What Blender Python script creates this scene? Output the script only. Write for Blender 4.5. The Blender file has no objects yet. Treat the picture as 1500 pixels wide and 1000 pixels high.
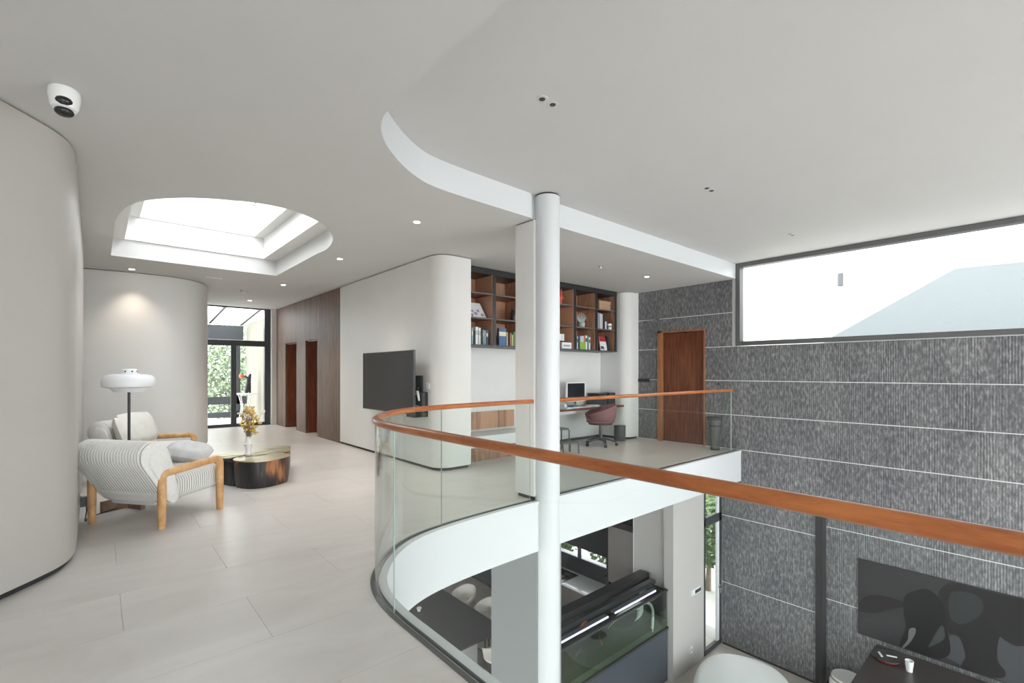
import bpy, bmesh, math, random
from mathutils import Vector, Matrix
random.seed(7)
S = bpy.context.scene
COL = S.collection
PI = math.pi
FL, GF, CL, CH = 0.0, -3.69, 3.175, 3.45      # upper floor, ground floor, low ceiling, high ceiling

# ------------------------------------------------------------------ camera, sky, exposure
cam = bpy.data.cameras.new('camera'); cam_o = bpy.data.objects.new('camera', cam); COL.objects.link(cam_o)
cam_o.location = (0, 0, 1.45); cam_o.rotation_euler = (PI/2, 0, -math.radians(41.18))
cam.sensor_width = 36; cam.lens = 36*695/1500; cam.shift_y = 44.5/1500; cam.clip_start = 0.02; cam.clip_end = 300
S.camera = cam_o
W = bpy.data.worlds.new('sky'); S.world = W; W.use_nodes = True
nt = W.node_tree; bg = nt.nodes['Background']
bg.inputs[0].default_value = (0.94, 0.972, 1.0, 1); bg.inputs[1].default_value = 4.2
S.view_settings.view_transform = 'Standard'; S.view_settings.look = 'None'
S.view_settings.gamma = 1; S.view_settings.use_curve_mapping = False
S.view_settings.exposure = 0.66

# ------------------------------------------------------------------ materials
def newmat(name):
    m = bpy.data.materials.new(name); m.use_nodes = True
    return m, m.node_tree, m.node_tree.nodes['Principled BSDF']
def node(t, typ, **kw):
    n = t.nodes.new(typ)
    for k, v in kw.items():
        if k in n.inputs: n.inputs[k].default_value = v
        else: setattr(n, k, v)
    return n
def coords(t, kind='Object', scale=(1, 1, 1)):
    tc = t.nodes.new('ShaderNodeTexCoord'); mp = t.nodes.new('ShaderNodeMapping'); mp.inputs['Scale'].default_value = scale
    t.links.new(tc.outputs[kind], mp.inputs[0]); return mp.outputs[0]
def ramp(t, fac, stops):
    r = t.nodes.new('ShaderNodeValToRGB'); e = r.color_ramp.elements
    while len(e) < len(stops): e.new(.5)
    for i, (p, c) in enumerate(stops): e[i].position = p; e[i].color = (*c, 1)
    t.links.new(fac, r.inputs[0]); return r.outputs[0]
def mat(name, col, rough=.5, metal=0, noise=0, nscale=20, bump=0, bscale=200, emit=None, estr=1, spec=None, stretch=(1, 1, 1)):
    m, t, p = newmat(name)
    p.inputs['Base Color'].default_value = (*col, 1); p.inputs['Roughness'].default_value = rough; p.inputs['Metallic'].default_value = metal
    if spec is not None: p.inputs['Specular IOR Level'].default_value = spec
    if noise:
        n = node(t, 'ShaderNodeTexNoise', Scale=nscale, Detail=4.0); t.links.new(coords(t, scale=stretch), n.inputs['Vector'])
        c = ramp(t, n.outputs[0], [(.3, tuple(x*(1-noise) for x in col)), (.7, tuple(min(1, x*(1+noise)) for x in col))])
        t.links.new(c, p.inputs['Base Color'])
    if bump:
        n = node(t, 'ShaderNodeTexNoise', Scale=bscale, Detail=3.0); t.links.new(coords(t, scale=stretch), n.inputs['Vector'])
        b = node(t, 'ShaderNodeBump', Strength=bump, Distance=.01); t.links.new(n.outputs[0], b.inputs['Height']); t.links.new(b.outputs[0], p.inputs['Normal'])
    if emit: p.inputs['Emission Color'].default_value = (*emit, 1); p.inputs['Emission Strength'].default_value = estr
    return m
def glassmat(name, tint=(1, 1, 1), ior=1.5, rough=0.0):
    m = bpy.data.materials.new(name); m.use_nodes = True; t = m.node_tree
    t.nodes.remove(t.nodes['Principled BSDF'])
    tr = node(t, 'ShaderNodeBsdfTransparent'); tr.inputs[0].default_value = (*tint, 1)
    gl = node(t, 'ShaderNodeBsdfGlossy', Roughness=rough); lw = node(t, 'ShaderNodeLayerWeight', Blend=.5); mx = node(t, 'ShaderNodeMixShader')
    pw = node(t, 'ShaderNodeMath', operation='POWER'); pw.inputs[1].default_value = 4.5; t.links.new(lw.outputs['Facing'], pw.inputs[0])
    f0 = ((ior-1)/(ior+1))**2; fr = node(t, 'ShaderNodeMath', operation='MULTIPLY_ADD'); fr.inputs[1].default_value = 1-f0; fr.inputs[2].default_value = f0; t.links.new(pw.outputs[0], fr.inputs[0])
    t.links.new(fr.outputs[0], mx.inputs[0]); t.links.new(tr.outputs[0], mx.inputs[1]); t.links.new(gl.outputs[0], mx.inputs[2])
    t.links.new(mx.outputs[0], t.nodes['Material Output'].inputs[0]); return m
def woodmat(name, a, b, rough=.35, scale=(3, 3, .35), vary=.25, nscale=7.):
    m, t, p = newmat(name)
    n = node(t, 'ShaderNodeTexNoise', Scale=nscale, Detail=6.0, Distortion=.6); v = coords(t, scale=scale); t.links.new(v, n.inputs['Vector'])
    n2 = node(t, 'ShaderNodeTexNoise', Scale=nscale*9, Detail=2.0); t.links.new(v, n2.inputs['Vector'])
    ad = node(t, 'ShaderNodeMath', operation='MULTIPLY_ADD'); ad.inputs[1].default_value = .3; t.links.new(n2.outputs[0], ad.inputs[0]); t.links.new(n.outputs[0], ad.inputs[2])
    oi = node(t, 'ShaderNodeObjectInfo'); m2 = node(t, 'ShaderNodeMath', operation='MULTIPLY_ADD'); m2.inputs[1].default_value = vary
    t.links.new(oi.outputs['Random'], m2.inputs[0]); t.links.new(ad.outputs[0], m2.inputs[2])
    c = ramp(t, m2.outputs[0], [(.45, a), (.85+vary*.5, b)]); t.links.new(c, p.inputs['Base Color']); p.inputs['Roughness'].default_value = rough
    b_ = node(t, 'ShaderNodeBump', Strength=.08, Distance=.005); t.links.new(n2.outputs[0], b_.inputs['Height']); t.links.new(b_.outputs[0], p.inputs['Normal'])
    return m
def stonemat(name):
    m, t, p = newmat(name)
    tc = t.nodes.new('ShaderNodeTexCoord'); sx = t.nodes.new('ShaderNodeSeparateXYZ'); t.links.new(tc.outputs['Object'], sx.inputs[0])
    oi = node(t, 'ShaderNodeObjectInfo')
    # vertical chiselled ribs about 29 mm apart, stronger in some bands than in others
    mu = node(t, 'ShaderNodeMath', operation='MULTIPLY'); mu.inputs[1].default_value = 2*PI/.029; t.links.new(sx.outputs[1], mu.inputs[0])
    wob = node(t, 'ShaderNodeTexNoise', Scale=9.0, Detail=3.0); mpw = node(t, 'ShaderNodeMapping'); mpw.inputs['Scale'].default_value = (1, 1, .6)
    t.links.new(tc.outputs['Object'], mpw.inputs[0]); t.links.new(mpw.outputs[0], wob.inputs['Vector'])
    wa = node(t, 'ShaderNodeMath', operation='MULTIPLY_ADD'); wa.inputs[1].default_value = 3.5; t.links.new(wob.outputs[0], wa.inputs[0]); t.links.new(mu.outputs[0], wa.inputs[2])
    si = node(t, 'ShaderNodeMath', operation='SINE'); t.links.new(wa.outputs[0], si.inputs[0])
    band = node(t, 'ShaderNodeTexNoise', Scale=3.2, Detail=1.0); cb = node(t, 'ShaderNodeCombineXYZ')
    off = node(t, 'ShaderNodeMath', operation='MULTIPLY_ADD'); off.inputs[1].default_value = 40; t.links.new(oi.outputs['Random'], off.inputs[0]); t.links.new(sx.outputs[1], off.inputs[2])
    t.links.new(off.outputs[0], cb.inputs[0]); t.links.new(cb.outputs[0], band.inputs['Vector'])
    bm_ = node(t, 'ShaderNodeMapRange'); bm_.inputs[1].default_value = .38; bm_.inputs[2].default_value = .6; t.links.new(band.outputs[0], bm_.inputs[0])
    rb = node(t, 'ShaderNodeMath', operation='MULTIPLY'); t.links.new(si.outputs[0], rb.inputs[0]); t.links.new(bm_.outputs[0], rb.inputs[1])
    gr = node(t, 'ShaderNodeTexNoise', Scale=30.0, Detail=6.0, Roughness=.62); mp = node(t, 'ShaderNodeMapping'); mp.inputs['Scale'].default_value = (1, 1, .35)
    t.links.new(tc.outputs['Object'], mp.inputs[0]); t.links.new(mp.outputs[0], gr.inputs['Vector'])
    h = node(t, 'ShaderNodeMath', operation='MULTIPLY_ADD'); h.inputs[1].default_value = .12; t.links.new(rb.outputs[0], h.inputs[0]); t.links.new(gr.outputs[0], h.inputs[2])
    big = node(t, 'ShaderNodeTexNoise', Scale=1.4, Detail=4.0); mpb = node(t, 'ShaderNodeMapping'); mpb.inputs['Scale'].default_value = (1, 1.8, .7)
    t.links.new(tc.outputs['Object'], mpb.inputs[0]); t.links.new(mpb.outputs[0], big.inputs['Vector'])
    c = ramp(t, h.outputs[0], [(.30, (.095, .096, .10)), (.5, (.17, .172, .177)), (.72, (.37, .375, .385))])
    bc = ramp(t, big.outputs[0], [(.3, (.78, .78, .8)), (.7, (1.12, 1.12, 1.1))])
    mm = node(t, 'ShaderNodeMix', data_type='RGBA', blend_type='MULTIPLY'); mm.inputs[0].default_value = 1
    t.links.new(c, mm.inputs[6]); t.links.new(bc, mm.inputs[7]); t.links.new(mm.outputs[2], p.inputs['Base Color'])
    p.inputs['Roughness'].default_value = .75
    b = node(t, 'ShaderNodeBump', Strength=.55, Distance=.008); t.links.new(h.outputs[0], b.inputs['Height']); t.links.new(b.outputs[0], p.inputs['Normal'])
    return m
def tilemat(name, a, b):
    m, t, p = newmat(name)
    oi = node(t, 'ShaderNodeObjectInfo'); tc = t.nodes.new('ShaderNodeTexCoord')
    mp = node(t, 'ShaderNodeMapping'); mp.inputs['Scale'].default_value = (.7, 1.5, 1); mp.inputs['Rotation'].default_value = (0, 0, .5); t.links.new(tc.outputs['Object'], mp.inputs[0])
    n = node(t, 'ShaderNodeTexNoise', Scale=1.6, Detail=7.0, Roughness=.6, Distortion=.8); t.links.new(mp.outputs[0], n.inputs['Vector'])
    ad = node(t, 'ShaderNodeMath', operation='MULTIPLY_ADD'); ad.inputs[1].default_value = .06; t.links.new(oi.outputs['Random'], ad.inputs[0]); t.links.new(n.outputs[0], ad.inputs[2])
    c = ramp(t, ad.outputs[0], [(.35, a), (.75, b)]); t.links.new(c, p.inputs['Base Color'])
    r = node(t, 'ShaderNodeMapRange'); r.inputs[3].default_value = .22; r.inputs[4].default_value = .42; t.links.new(n.outputs[0], r.inputs[0]); t.links.new(r.outputs[0], p.inputs['Roughness'])
    p.inputs['Specular IOR Level'].default_value = .35
    return m
def barkmat(name):     # table body: dark patina with vertical copper blotches
    m, t, p = newmat(name)
    n = node(t, 'ShaderNodeTexNoise', Scale=4.0, Detail=2.0); t.links.new(coords(t, scale=(1.3, 1.3, .5)), n.inputs['Vector'])
    n2 = node(t, 'ShaderNodeTexNoise', Scale=30.0, Detail=4.0); t.links.new(coords(t, scale=(1.6, 1.6, .1)), n2.inputs['Vector'])
    ad = node(t, 'ShaderNodeMath', operation='MULTIPLY_ADD'); ad.inputs[1].default_value = .35; t.links.new(n2.outputs[0], ad.inputs[0]); t.links.new(n.outputs[0], ad.inputs[2])
    c = ramp(t, ad.outputs[0], [(.5, (.022, .024, .03)), (.72, (.05, .045, .045)), (.80, (.22, .085, .035)), (.9, (.42, .20, .10))]); t.links.new(c, p.inputs['Base Color'])
    p.inputs['Roughness'].default_value = .3; p.inputs['Metallic'].default_value = .35; return m
def leafmat(name, a, b):
    m, t, p = newmat(name)
    n = node(t, 'ShaderNodeTexNoise', Scale=6.0); t.links.new(coords(t), n.inputs['Vector'])
    c = ramp(t, n.outputs[0], [(.3, a), (.7, b)]); t.links.new(c, p.inputs['Base Color']); p.inputs['Roughness'].default_value = .6; return m

M = {}
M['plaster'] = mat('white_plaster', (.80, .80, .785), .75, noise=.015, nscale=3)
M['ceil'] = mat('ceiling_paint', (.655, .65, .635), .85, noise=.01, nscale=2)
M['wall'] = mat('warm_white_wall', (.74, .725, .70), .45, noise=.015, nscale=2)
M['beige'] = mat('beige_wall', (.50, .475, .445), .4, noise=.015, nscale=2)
M['fascia'] = mat('glossy_white_fascia', (.66, .685, .695), .35)
M['gap'] = mat('shadow_gap', (.03, .03, .03), .6)
M['grey_gap'] = mat('grey_shadow_gap', (.25, .24, .23), .6)
M['tile'] = tilemat('floor_tile', (.565, .535, .508), (.665, .64, .612))
M['gtile'] = tilemat('ground_tile', (.46, .41, .37), (.57, .52, .48))
M['grout'] = mat('grout', (.46, .44, .42), .8)
M['stone'] = stonemat('ribbed_basalt')
M['joint'] = mat('pale_joint', (.78, .79, .79), .5)
M['walnut'] = woodmat('walnut_boards', (.075, .042, .026), (.20, .118, .074), .5)
M['door'] = woodmat('mahogany_door', (.085, .022, .010), (.24, .075, .032), .35, (4, 4, .3), .1)
M['frame_wood'] = woodmat('door_casing', (.26, .10, .045), (.46, .21, .10), .35, (4, 4, .3), .05)
M['shelfwood'] = woodmat('shelf_wood', (.18, .08, .045), (.58, .33, .21), .4, (2.4, 2.4, .3), .55)
M['rail'] = woodmat('rail_wood', (.30, .085, .023), (.50, .172, .050), .28, (.5, .5, 3), .0)
M['oak'] = woodmat('oak', (.52, .27, .11), (.74, .45, .22), .4, (2, 2, 1), .0)
M['cross'] = woodmat('dark_oak', (.14, .085, .055), (.25, .16, .11), .5, (2, 2, 1), .0)
M['deskwood'] = woodmat('desk_wood', (.12, .03, .02), (.24, .075, .05), .35, (1, 4, 4), .0)
M['black'] = mat('black_metal', (.022, .023, .025), .35)
M['frame'] = mat('anthracite_frame', (.055, .06, .066), .4, .2)
M['frame2'] = mat('grey_window_frame', (.12, .12, .118), .45)
M['steel'] = mat('brushed_steel_channel', (.20, .205, .205), .3, .8)
M['chrome'] = mat('chrome', (.7, .7, .7), .2, 1)
M['brass'] = mat('brass', (.62, .5, .3), .3, 1)
M['balglass'] = glassmat('balustrade_glass', (.965, .988, .979), 1.33)
M['glass'] = glassmat('window_glass', (.985, .99, .988), 1.22)
M['tankglass'] = glassmat('tank_glass', (.88, .93, .91), 1.4)
M['gedge'] = mat('green_glass_edge', (.35, .46, .44), .2)
M['screen'] = mat('tv_screen', (.02, .02, .0205), .2)
M['white'] = mat('white_lacquer', (.83, .84, .85), .3)
M['fabric'] = mat('ivory_corduroy', (.80, .785, .75), .95, noise=.05, nscale=60, bump=.3, bscale=500)
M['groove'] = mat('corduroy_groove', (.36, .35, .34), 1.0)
M['fabricgap'] = mat('grey_lining', (.60, .60, .60), .95)
M['cushion'] = mat('pale_grey_cushion', (.60, .60, .595), .9, noise=.08, nscale=14, bump=.25, bscale=40)
M['cream'] = mat('cream_cushion', (.74, .72, .665), .9, noise=.04, nscale=14, bump=.25, bscale=40)
M['bronze'] = mat('bronze_top', (.56, .50, .33), .35, .75, noise=.22, nscale=5)
M['patina'] = barkmat('patina_body')
M['ceramic'] = mat('white_ceramic', (.85, .85, .84), .25)
M['led'] = mat('downlight_glow', (1, 1, 1), .5, emit=(1, .9, .76), estr=14)
M['purple'] = mat('tank_led', (1, 1, 1), .5, emit=(.60, .52, 1), estr=.75)
M['rose'] = mat('dusty_rose_shell', (.23, .105, .11), .6, noise=.06, nscale=30)
M['darkgrey'] = mat('dark_grey_metal', (.075, .08, .085), .45)
M['sage'] = mat('sage_metal', (.10, .125, .11), .45)
M['greywall'] = mat('grey_pier_paint', (.27, .28, .28), .55)
M['gbeige'] = mat('ground_beige_panel', (.52, .495, .475), .45)
M['gbrown'] = mat('taupe_panel', (.20, .175, .165), .4, noise=.04, nscale=4)
M['tabletop'] = mat('charcoal_tabletop', (.10, .098, .108), .35)
M['kblack'] = mat('black_glass_panel', (.025, .029, .033), .15)
M['cabinet'] = mat('slate_cabinet', (.050, .062, .076), .3, noise=.05, nscale=2)
M['turf'] = mat('tank_moss', (.035, .055, .022), .9, noise=.35, nscale=9, bump=.6, bscale=60)
M['water'] = glassmat('water', (.86, .89, .85), 1.33)
M['bone'] = mat('bleached_driftwood', (.62, .66, .60), .6)
M['orange'] = mat('orange_fish', (.75, .16, .07), .5)
M['leaf'] = leafmat('leaves', (.09, .16, .06), (.25, .36, .16))
M['leafpale'] = leafmat('pale_leaves', (.16, .22, .13), (.42, .50, .34))
M['bark'] = mat('tree_bark', (.22, .17, .13), .9, noise=.2)
M['house'] = mat('white_render', (.88, .87, .84), .9)
M['houseyellow'] = mat('cream_render', (.80, .72, .50), .9)
M['gable'] = mat('shaded_render', (.17, .19, .195), .8, noise=.01)  # nearer building stands in shade; its dimness is put into this colour
M['paving'] = mat('paving', (.62, .60, .56), .8, noise=.1, nscale=2)
M['stuccocream'] = mat('cream_balcony_wall', (.30, .285, .235), .9)
M['dried'] = mat('dried_flower', (.62, .43, .12), .9, noise=.3, nscale=60)
M['driedpale'] = mat('pale_dried_flower', (.72, .62, .5), .9)
M['stem'] = mat('dry_stem', (.33, .24, .17), .9)
M['pad'] = mat('white_seat_pad', (.80, .81, .80), .8)
def flat(name, c, r=.55): 
    if name not in M: M[name] = mat(name, c, r)
    return M[name]

# ------------------------------------------------------------------ mesh helpers
class MB:
    def __init__(s): s.v = []; s.f = []
    def add(s, v, f):
        o = len(s.v); s.v += [tuple(p) for p in v]; s.f += [tuple(i+o for i in q) for q in f]; return s
    def box(s, x0, x1, y0, y1, z0, z1):
        v = [(x0, y0, z0), (x1, y0, z0), (x1, y1, z0), (x0, y1, z0), (x0, y0, z1), (x1, y0, z1), (x1, y1, z1), (x0, y1, z1)]
        return s.add(v, [(0, 3, 2, 1), (4, 5, 6, 7), (0, 1, 5, 4), (1, 2, 6, 5), (2, 3, 7, 6), (3, 0, 4, 7)])
    def prism(s, poly, z0, z1):
        a = sum(poly[i][0]*poly[(i+1) % len(poly)][1]-poly[(i+1) % len(poly)][0]*poly[i][1] for i in range(len(poly)))
        if a < 0: poly = poly[::-1]
        n = len(poly); v = [(x, y, z0) for x, y in poly]+[(x, y, z1) for x, y in poly]
        return s.add(v, [tuple(range(n))[::-1], tuple(range(n, 2*n))]+[(i, (i+1) % n, n+(i+1) % n, n+i) for i in range(n)])
    def strip(s, pts, d0, d1, z0, z1, closed=False):        # wall along a plan path, from offset d0 to d1 (right side +)
        a, b = offset(pts, d0), offset(pts, d1); n = len(pts)
        v = [(x, y, z0) for x, y in a]+[(x, y, z0) for x, y in b]+[(x, y, z1) for x, y in b]+[(x, y, z1) for x, y in a]
        f = []
        for i in range(n-1):
            for k in range(4):
                k2 = (k+1) % 4; f.append((k*n+i, k2*n+i, k2*n+i+1, k*n+i+1))
        f += [(0, 3*n, 2*n, n), (n-1, 2*n-1, 3*n-1, 4*n-1)]
        return s.add(v, f)
    def tube(s, pts, r, seg=12, sy=1.0, up=None, cap=True):
        pts = [Vector(p) for p in pts]; n = len(pts); rr = r if isinstance(r, (list, tuple)) else [r]*n
        vs = []; prev = None
        for i in range(n):
            t = (pts[min(i+1, n-1)]-pts[max(i-1, 0)]).normalized()
            if up is not None: u = Vector(up)
            elif prev is None: u = Vector((0, 0, 1)) if abs(t.z) < .9 else Vector((1, 0, 0))
            else: u = prev
            u = (u-t*u.dot(t)).normalized(); prev = u; w = t.cross(u)
            for k in range(seg):
                a = 2*PI*k/seg; vs.append(pts[i]+rr[i]*(math.cos(a)*w+math.sin(a)*u*sy))
        f = [(i*seg+k, i*seg+(k+1) % seg, (i+1)*seg+(k+1) % seg, (i+1)*seg+k) for i in range(n-1) for k in range(seg)]
        if cap: f += [tuple(range(seg))[::-1], tuple(range((n-1)*seg, n*seg))]
        return s.add(vs, f)
    def lathe(s, prof, seg=24, c=(0, 0, 0)):
        vs = [(c[0]+r*math.cos(2*PI*k/seg), c[1]+r*math.sin(2*PI*k/seg), c[2]+z) for r, z in prof for k in range(seg)]; n = len(prof)
        f = [(i*seg+k, i*seg+(k+1) % seg, (i+1)*seg+(k+1) % seg, (i+1)*seg+k) for i in range(n-1) for k in range(seg)]
        f += [tuple(range(seg))[::-1], tuple(range((n-1)*seg, n*seg))]
        return s.add(vs, f)
    def rings(s, rings, cap=True):
        n = len(rings[0]); vs = [p for r in rings for p in r]
        f = [(i*n+k, i*n+(k+1) % n, (i+1)*n+(k+1) % n, (i+1)*n+k) for i in range(len(rings)-1) for k in range(n)]
        if cap: f += [tuple(range(n))[::-1], tuple(range((len(rings)-1)*n, len(rings)*n))]
        return s.add(vs, f)
def offset(pts, d):
    out = []; n = len(pts)
    for i in range(n):
        a = pts[max(i-1, 0)]; b = pts[i]; c = pts[min(i+1, n-1)]
        n1 = ((b[1]-a[1]), -(b[0]-a[0])); n2 = ((c[1]-b[1]), -(c[0]-b[0]))
        l1 = math.hypot(*n1) or 1; l2 = math.hypot(*n2) or 1
        if i == 0: n1, l1 = n2, l2
        if i == n-1: n2, l2 = n1, l1
        nx, ny = n1[0]/l1+n2[0]/l2, n1[1]/l1+n2[1]/l2; l = math.hypot(nx, ny); nx /= l; ny /= l
        k = nx*n1[0]/l1+ny*n1[1]/l1; out.append((b[0]+nx*d/k, b[1]+ny*d/k))
    return out
def inset(poly, d):      # shrink a closed plan polygon
    poly = [p for i, p in enumerate(poly) if math.hypot(p[0]-poly[i-1][0], p[1]-poly[i-1][1]) > 1e-4]
    n = len(poly); a = sum(poly[i][0]*poly[(i+1) % n][1]-poly[(i+1) % n][0]*poly[i][1] for i in range(n))
    if a < 0: poly = poly[::-1]
    out = []
    for i in range(n):
        p, q, r = poly[i-1], poly[i], poly[(i+1) % n]
        n1 = (-(q[1]-p[1]), q[0]-p[0]); n2 = (-(r[1]-q[1]), r[0]-q[0]); l1 = math.hypot(*n1); l2 = math.hypot(*n2)
        nx, ny = n1[0]/l1+n2[0]/l2, n1[1]/l1+n2[1]/l2; l = math.hypot(nx, ny); nx /= l; ny /= l
        k = max(.3, nx*n1[0]/l1+ny*n1[1]/l1); out.append((q[0]+nx*d/k, q[1]+ny*d/k))
    return out
def spline(pts, k=6):
    out = []; n = len(pts); P = [Vector(p) for p in pts]
    for i in range(n-1):
        a = P[max(i-1, 0)]; b = P[i]; c = P[i+1]; d = P[min(i+2, n-1)]
        for j in range(k):
            t = j/k; out.append(.5*((2*b)+(c-a)*t+(2*a-5*b+4*c-d)*t*t+(3*b-a-3*c+d)*t**3))
    out.append(P[-1]); return [tuple(p) for p in out]
def closed_spline(pts, k=6):
    n = len(pts); P = [Vector(p) for p in pts]; out = []
    for i in range(n):
        a, b, c, d = P[i-1], P[i], P[(i+1) % n], P[(i+2) % n]
        for j in range(k):
            t = j/k; out.append(tuple(.5*((2*b)+(c-a)*t+(2*a-5*b+4*c-d)*t*t+(3*b-a-3*c+d)*t**3)))
    return out
def link(name, mb, m, parent=None, loc=(0, 0, 0), rot=(0, 0, 0), smooth=None, bevel=0, kind=None, label=None):
    me = bpy.data.meshes.new(name); me.from_pydata(mb.v, [], mb.f)
    bm = bmesh.new(); bm.from_mesh(me); bmesh.ops.recalc_face_normals(bm, faces=bm.faces)
    if bevel: bmesh.ops.bevel(bm, geom=[e for e in bm.edges if e.calc_face_angle(0) > .6], offset=bevel, segments=2, affect='EDGES', profile=.7)
    bm.to_mesh(me); bm.free()
    if smooth:
        me.polygons.foreach_set('use_smooth', [True]*len(me.polygons)); me.set_sharp_from_angle(angle=math.radians(smooth))
    me.materials.append(m)
    o = bpy.data.objects.new(name, me); COL.objects.link(o); o.location = loc; o.rotation_euler = rot
    if parent: o.parent = parent
    if kind: o['kind'] = kind
    if label: o['label'] = label
    return o
def thing(name, label, cat, loc=(0, 0, 0), rz=0, group=None):
    o = bpy.data.objects.new(name, None); COL.objects.link(o); o.location = loc; o.rotation_euler = (0, 0, rz); o.empty_display_size = .1
    o['label'] = label; o['category'] = cat
    if group: o['group'] = group
    return o
def tag(o, label, cat, group=None):
    o['label'] = label; o['category'] = cat
    if group: o['group'] = group
    return o
def structure(name, label=None, cat=None):
    o = bpy.data.objects.new(name, None); COL.objects.link(o); o['kind'] = 'structure'
    if label: o['label'] = label
    if cat: o['category'] = cat
    return o
def st(name, mb, m, parent=None, **kw):
    o = link(name, mb, m, parent, **kw)
    if not parent: o['kind'] = 'structure'
    return o
def copy_tree(o, parent=None):
    c = o.copy(); COL.objects.link(c); c.parent = parent
    for ch in list(o.children): copy_tree(ch, c)
    return c
def B(*a): return MB().box(*a)

# ------------------------------------------------------------------ setting: the void edge
E_corner = spline([(1.31, 2.3), (1.313, 2.6), (1.345, 2.87), (1.42, 3.10), (1.53, 3.28), (1.67, 3.45), (1.84, 3.60), (2.04, 3.72), (2.28, 3.80), (2.58, 3.85), (2.95, 3.88), (3.35, 3.895), (3.7, 3.90)], 4)
E = [(1.31, -4.0), (1.31, -1.0), (1.31, 1.0)]+E_corner+[(4.2, 3.90), (8.93, 3.90)]
fas = offset(E, .10)
fas_far = [(x, y) for x, y in fas]
slab_poly = [(-3.2, -4.2), (1.41, -4.2)]+fas_far+[(8.93, 14.3), (-3.2, 14.3)]
st('floor', MB().prism(slab_poly, -.555, -.008), M['fascia'])
floor = bpy.data.objects['floor']
def gx(y):                       # x of the floor's edge at a given y
    if y >= 3.9: return 99
    for (x0, y0), (x1, y1) in zip(E, E[1:]):
        if y0 <= y <= y1 and y1 > y0: return x0+(x1-x0)*(y-y0)/(y1-y0)
    return 1.31
rows = [3.42+.605*k for k in range(-12, 19)]
cache = {}
for r, y0 in enumerate(rows):
    y1 = y0+.605
    if y0 > 14.3: continue
    y1 = min(y1, 14.3); xs = .112 if (r % 2 == 0) else .725; x = xs-1.22*3; j = .0008
    lim = 8.93 if y0 < 6.75 else 4.3
    lo = -2.9 if y0 < 3.4 else -.6
    while x < lim:
        x0, x1 = x, x+1.22; x = x1; x1 = min(x1, 8.93)
        if x1 < lo or x1-x0 < .05: continue
        if y0 < 3.9:
            if gx(y0+.001) < x0+.03 and (y1 < 3.9): continue
            ys = [y0+j+(y1-y0-2*j)*k/16 for k in range(17)]
            if y0 < 3.9 < y1: ys = sorted(ys+[3.8999, 3.9001])
            R = [(min(x1-j, gx(yy)), yy) for yy in ys]
            if min(p[0] for p in R) > x1-j-1e-6: poly = [(x0+j, y0+j), (x1-j, y0+j), (x1-j, y1-j), (x0+j, y1-j)]
            else:
                R = [p for p in R if p[0] > x0+j+.002]
                if len(R) < 2: continue
                poly = [(x0+j, R[0][1])]+R+[(x0+j, R[-1][1])]
            link('tile', MB().prism(poly, -.0075, 0), M['tile'], floor)
        else:
            key = (round(x1-x0, 3), round(y1-y0, 3))
            if key not in cache:
                mo = link('tile', B(j, x1-x0-j, j, y1-y0-j, -.0075, 0), M['tile'], floor, loc=(x0, y0, 0)); cache[key] = mo
            else:
                o = cache[key].copy(); COL.objects.link(o); o.parent = floor; o.location = (x0, y0, 0)

# coping, steel channel
st('trim_1', MB().strip(E, .052, .108, -.03, .004), M['fascia'])
st('trim_2', MB().strip(E, -.004, .022, -.0065, .006).strip(E, .040, .052, -.0065, .006), M['steel'])

# ceilings (low ceiling with the D-shaped skylight and the void cut out)
ce_edge = [(1.43, -4.2), (1.43, 2.6)]+spline([(1.432, 2.75), (1.45, 2.95), (1.485, 3.08), (1.56, 3.22), (1.68, 3.37), (1.88, 3.55), (2.1, 3.70), (2.35, 3.80), (2.8, 3.84), (3.67, 3.86)], 4)
ce_edge2 = ce_edge+[(3.67, 3.89), (8.93, 3.89)]
sky_arc = spline([(2.42, 7.1), (2.43, 6.75), (2.36, 6.35), (2.22, 5.98), (1.98, 5.62), (1.62, 5.38), (1.25, 5.36), (.81, 5.56), (.50, 5.84), (.30, 6.17), (.20, 6.6), (.155, 7.1)], 4)
sky_poly = [(.155, 9.2), (2.42, 9.2)]+sky_arc
Hc = 3.44
def ceiling_with_hole(name, z0, z1):
    m = MB()
    # the low ceiling as strips around the skylight: south part, west part, east part, north part
    a = sky_poly
    m.prism([(-3.2, -4.2)]+[(x, y) for x, y in ce_edge2]+[(8.93, 5.2), (-3.2, 5.2)], z0, z1)
    m.prism([(-3.2, 9.2), (8.93, 9.2), (8.93, 14.3), (-3.2, 14.3)], z0, z1)
    arc = sky_arc; i0 = min(range(len(arc)), key=lambda i: arc[i][1])
    east = [(2.42, 9.2)]+arc[:i0+1]+[(arc[i0][0], 5.2), (8.93, 5.2), (8.93, 9.2)]
    west = arc[i0:]+[(.155, 9.2), (-3.2, 9.2), (-3.2, 5.2), (arc[i0][0], 5.2)]
    m.prism(east, z0, z1); m.prism(west, z0, z1)
    return m
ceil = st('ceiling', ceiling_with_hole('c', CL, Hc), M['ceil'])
st('trim_3', MB().strip(ce_edge2, 0, .0015, CL, CH), M['fascia'])                       # bright fascia of the step
st('high_ceiling', MB().prism([(1.2, -4.2), (9.3, -4.2), (9.3, 4.1), (1.2, 4.1)], CH, CH+.2), M['ceil']).name = 'ceiling_2'
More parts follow.
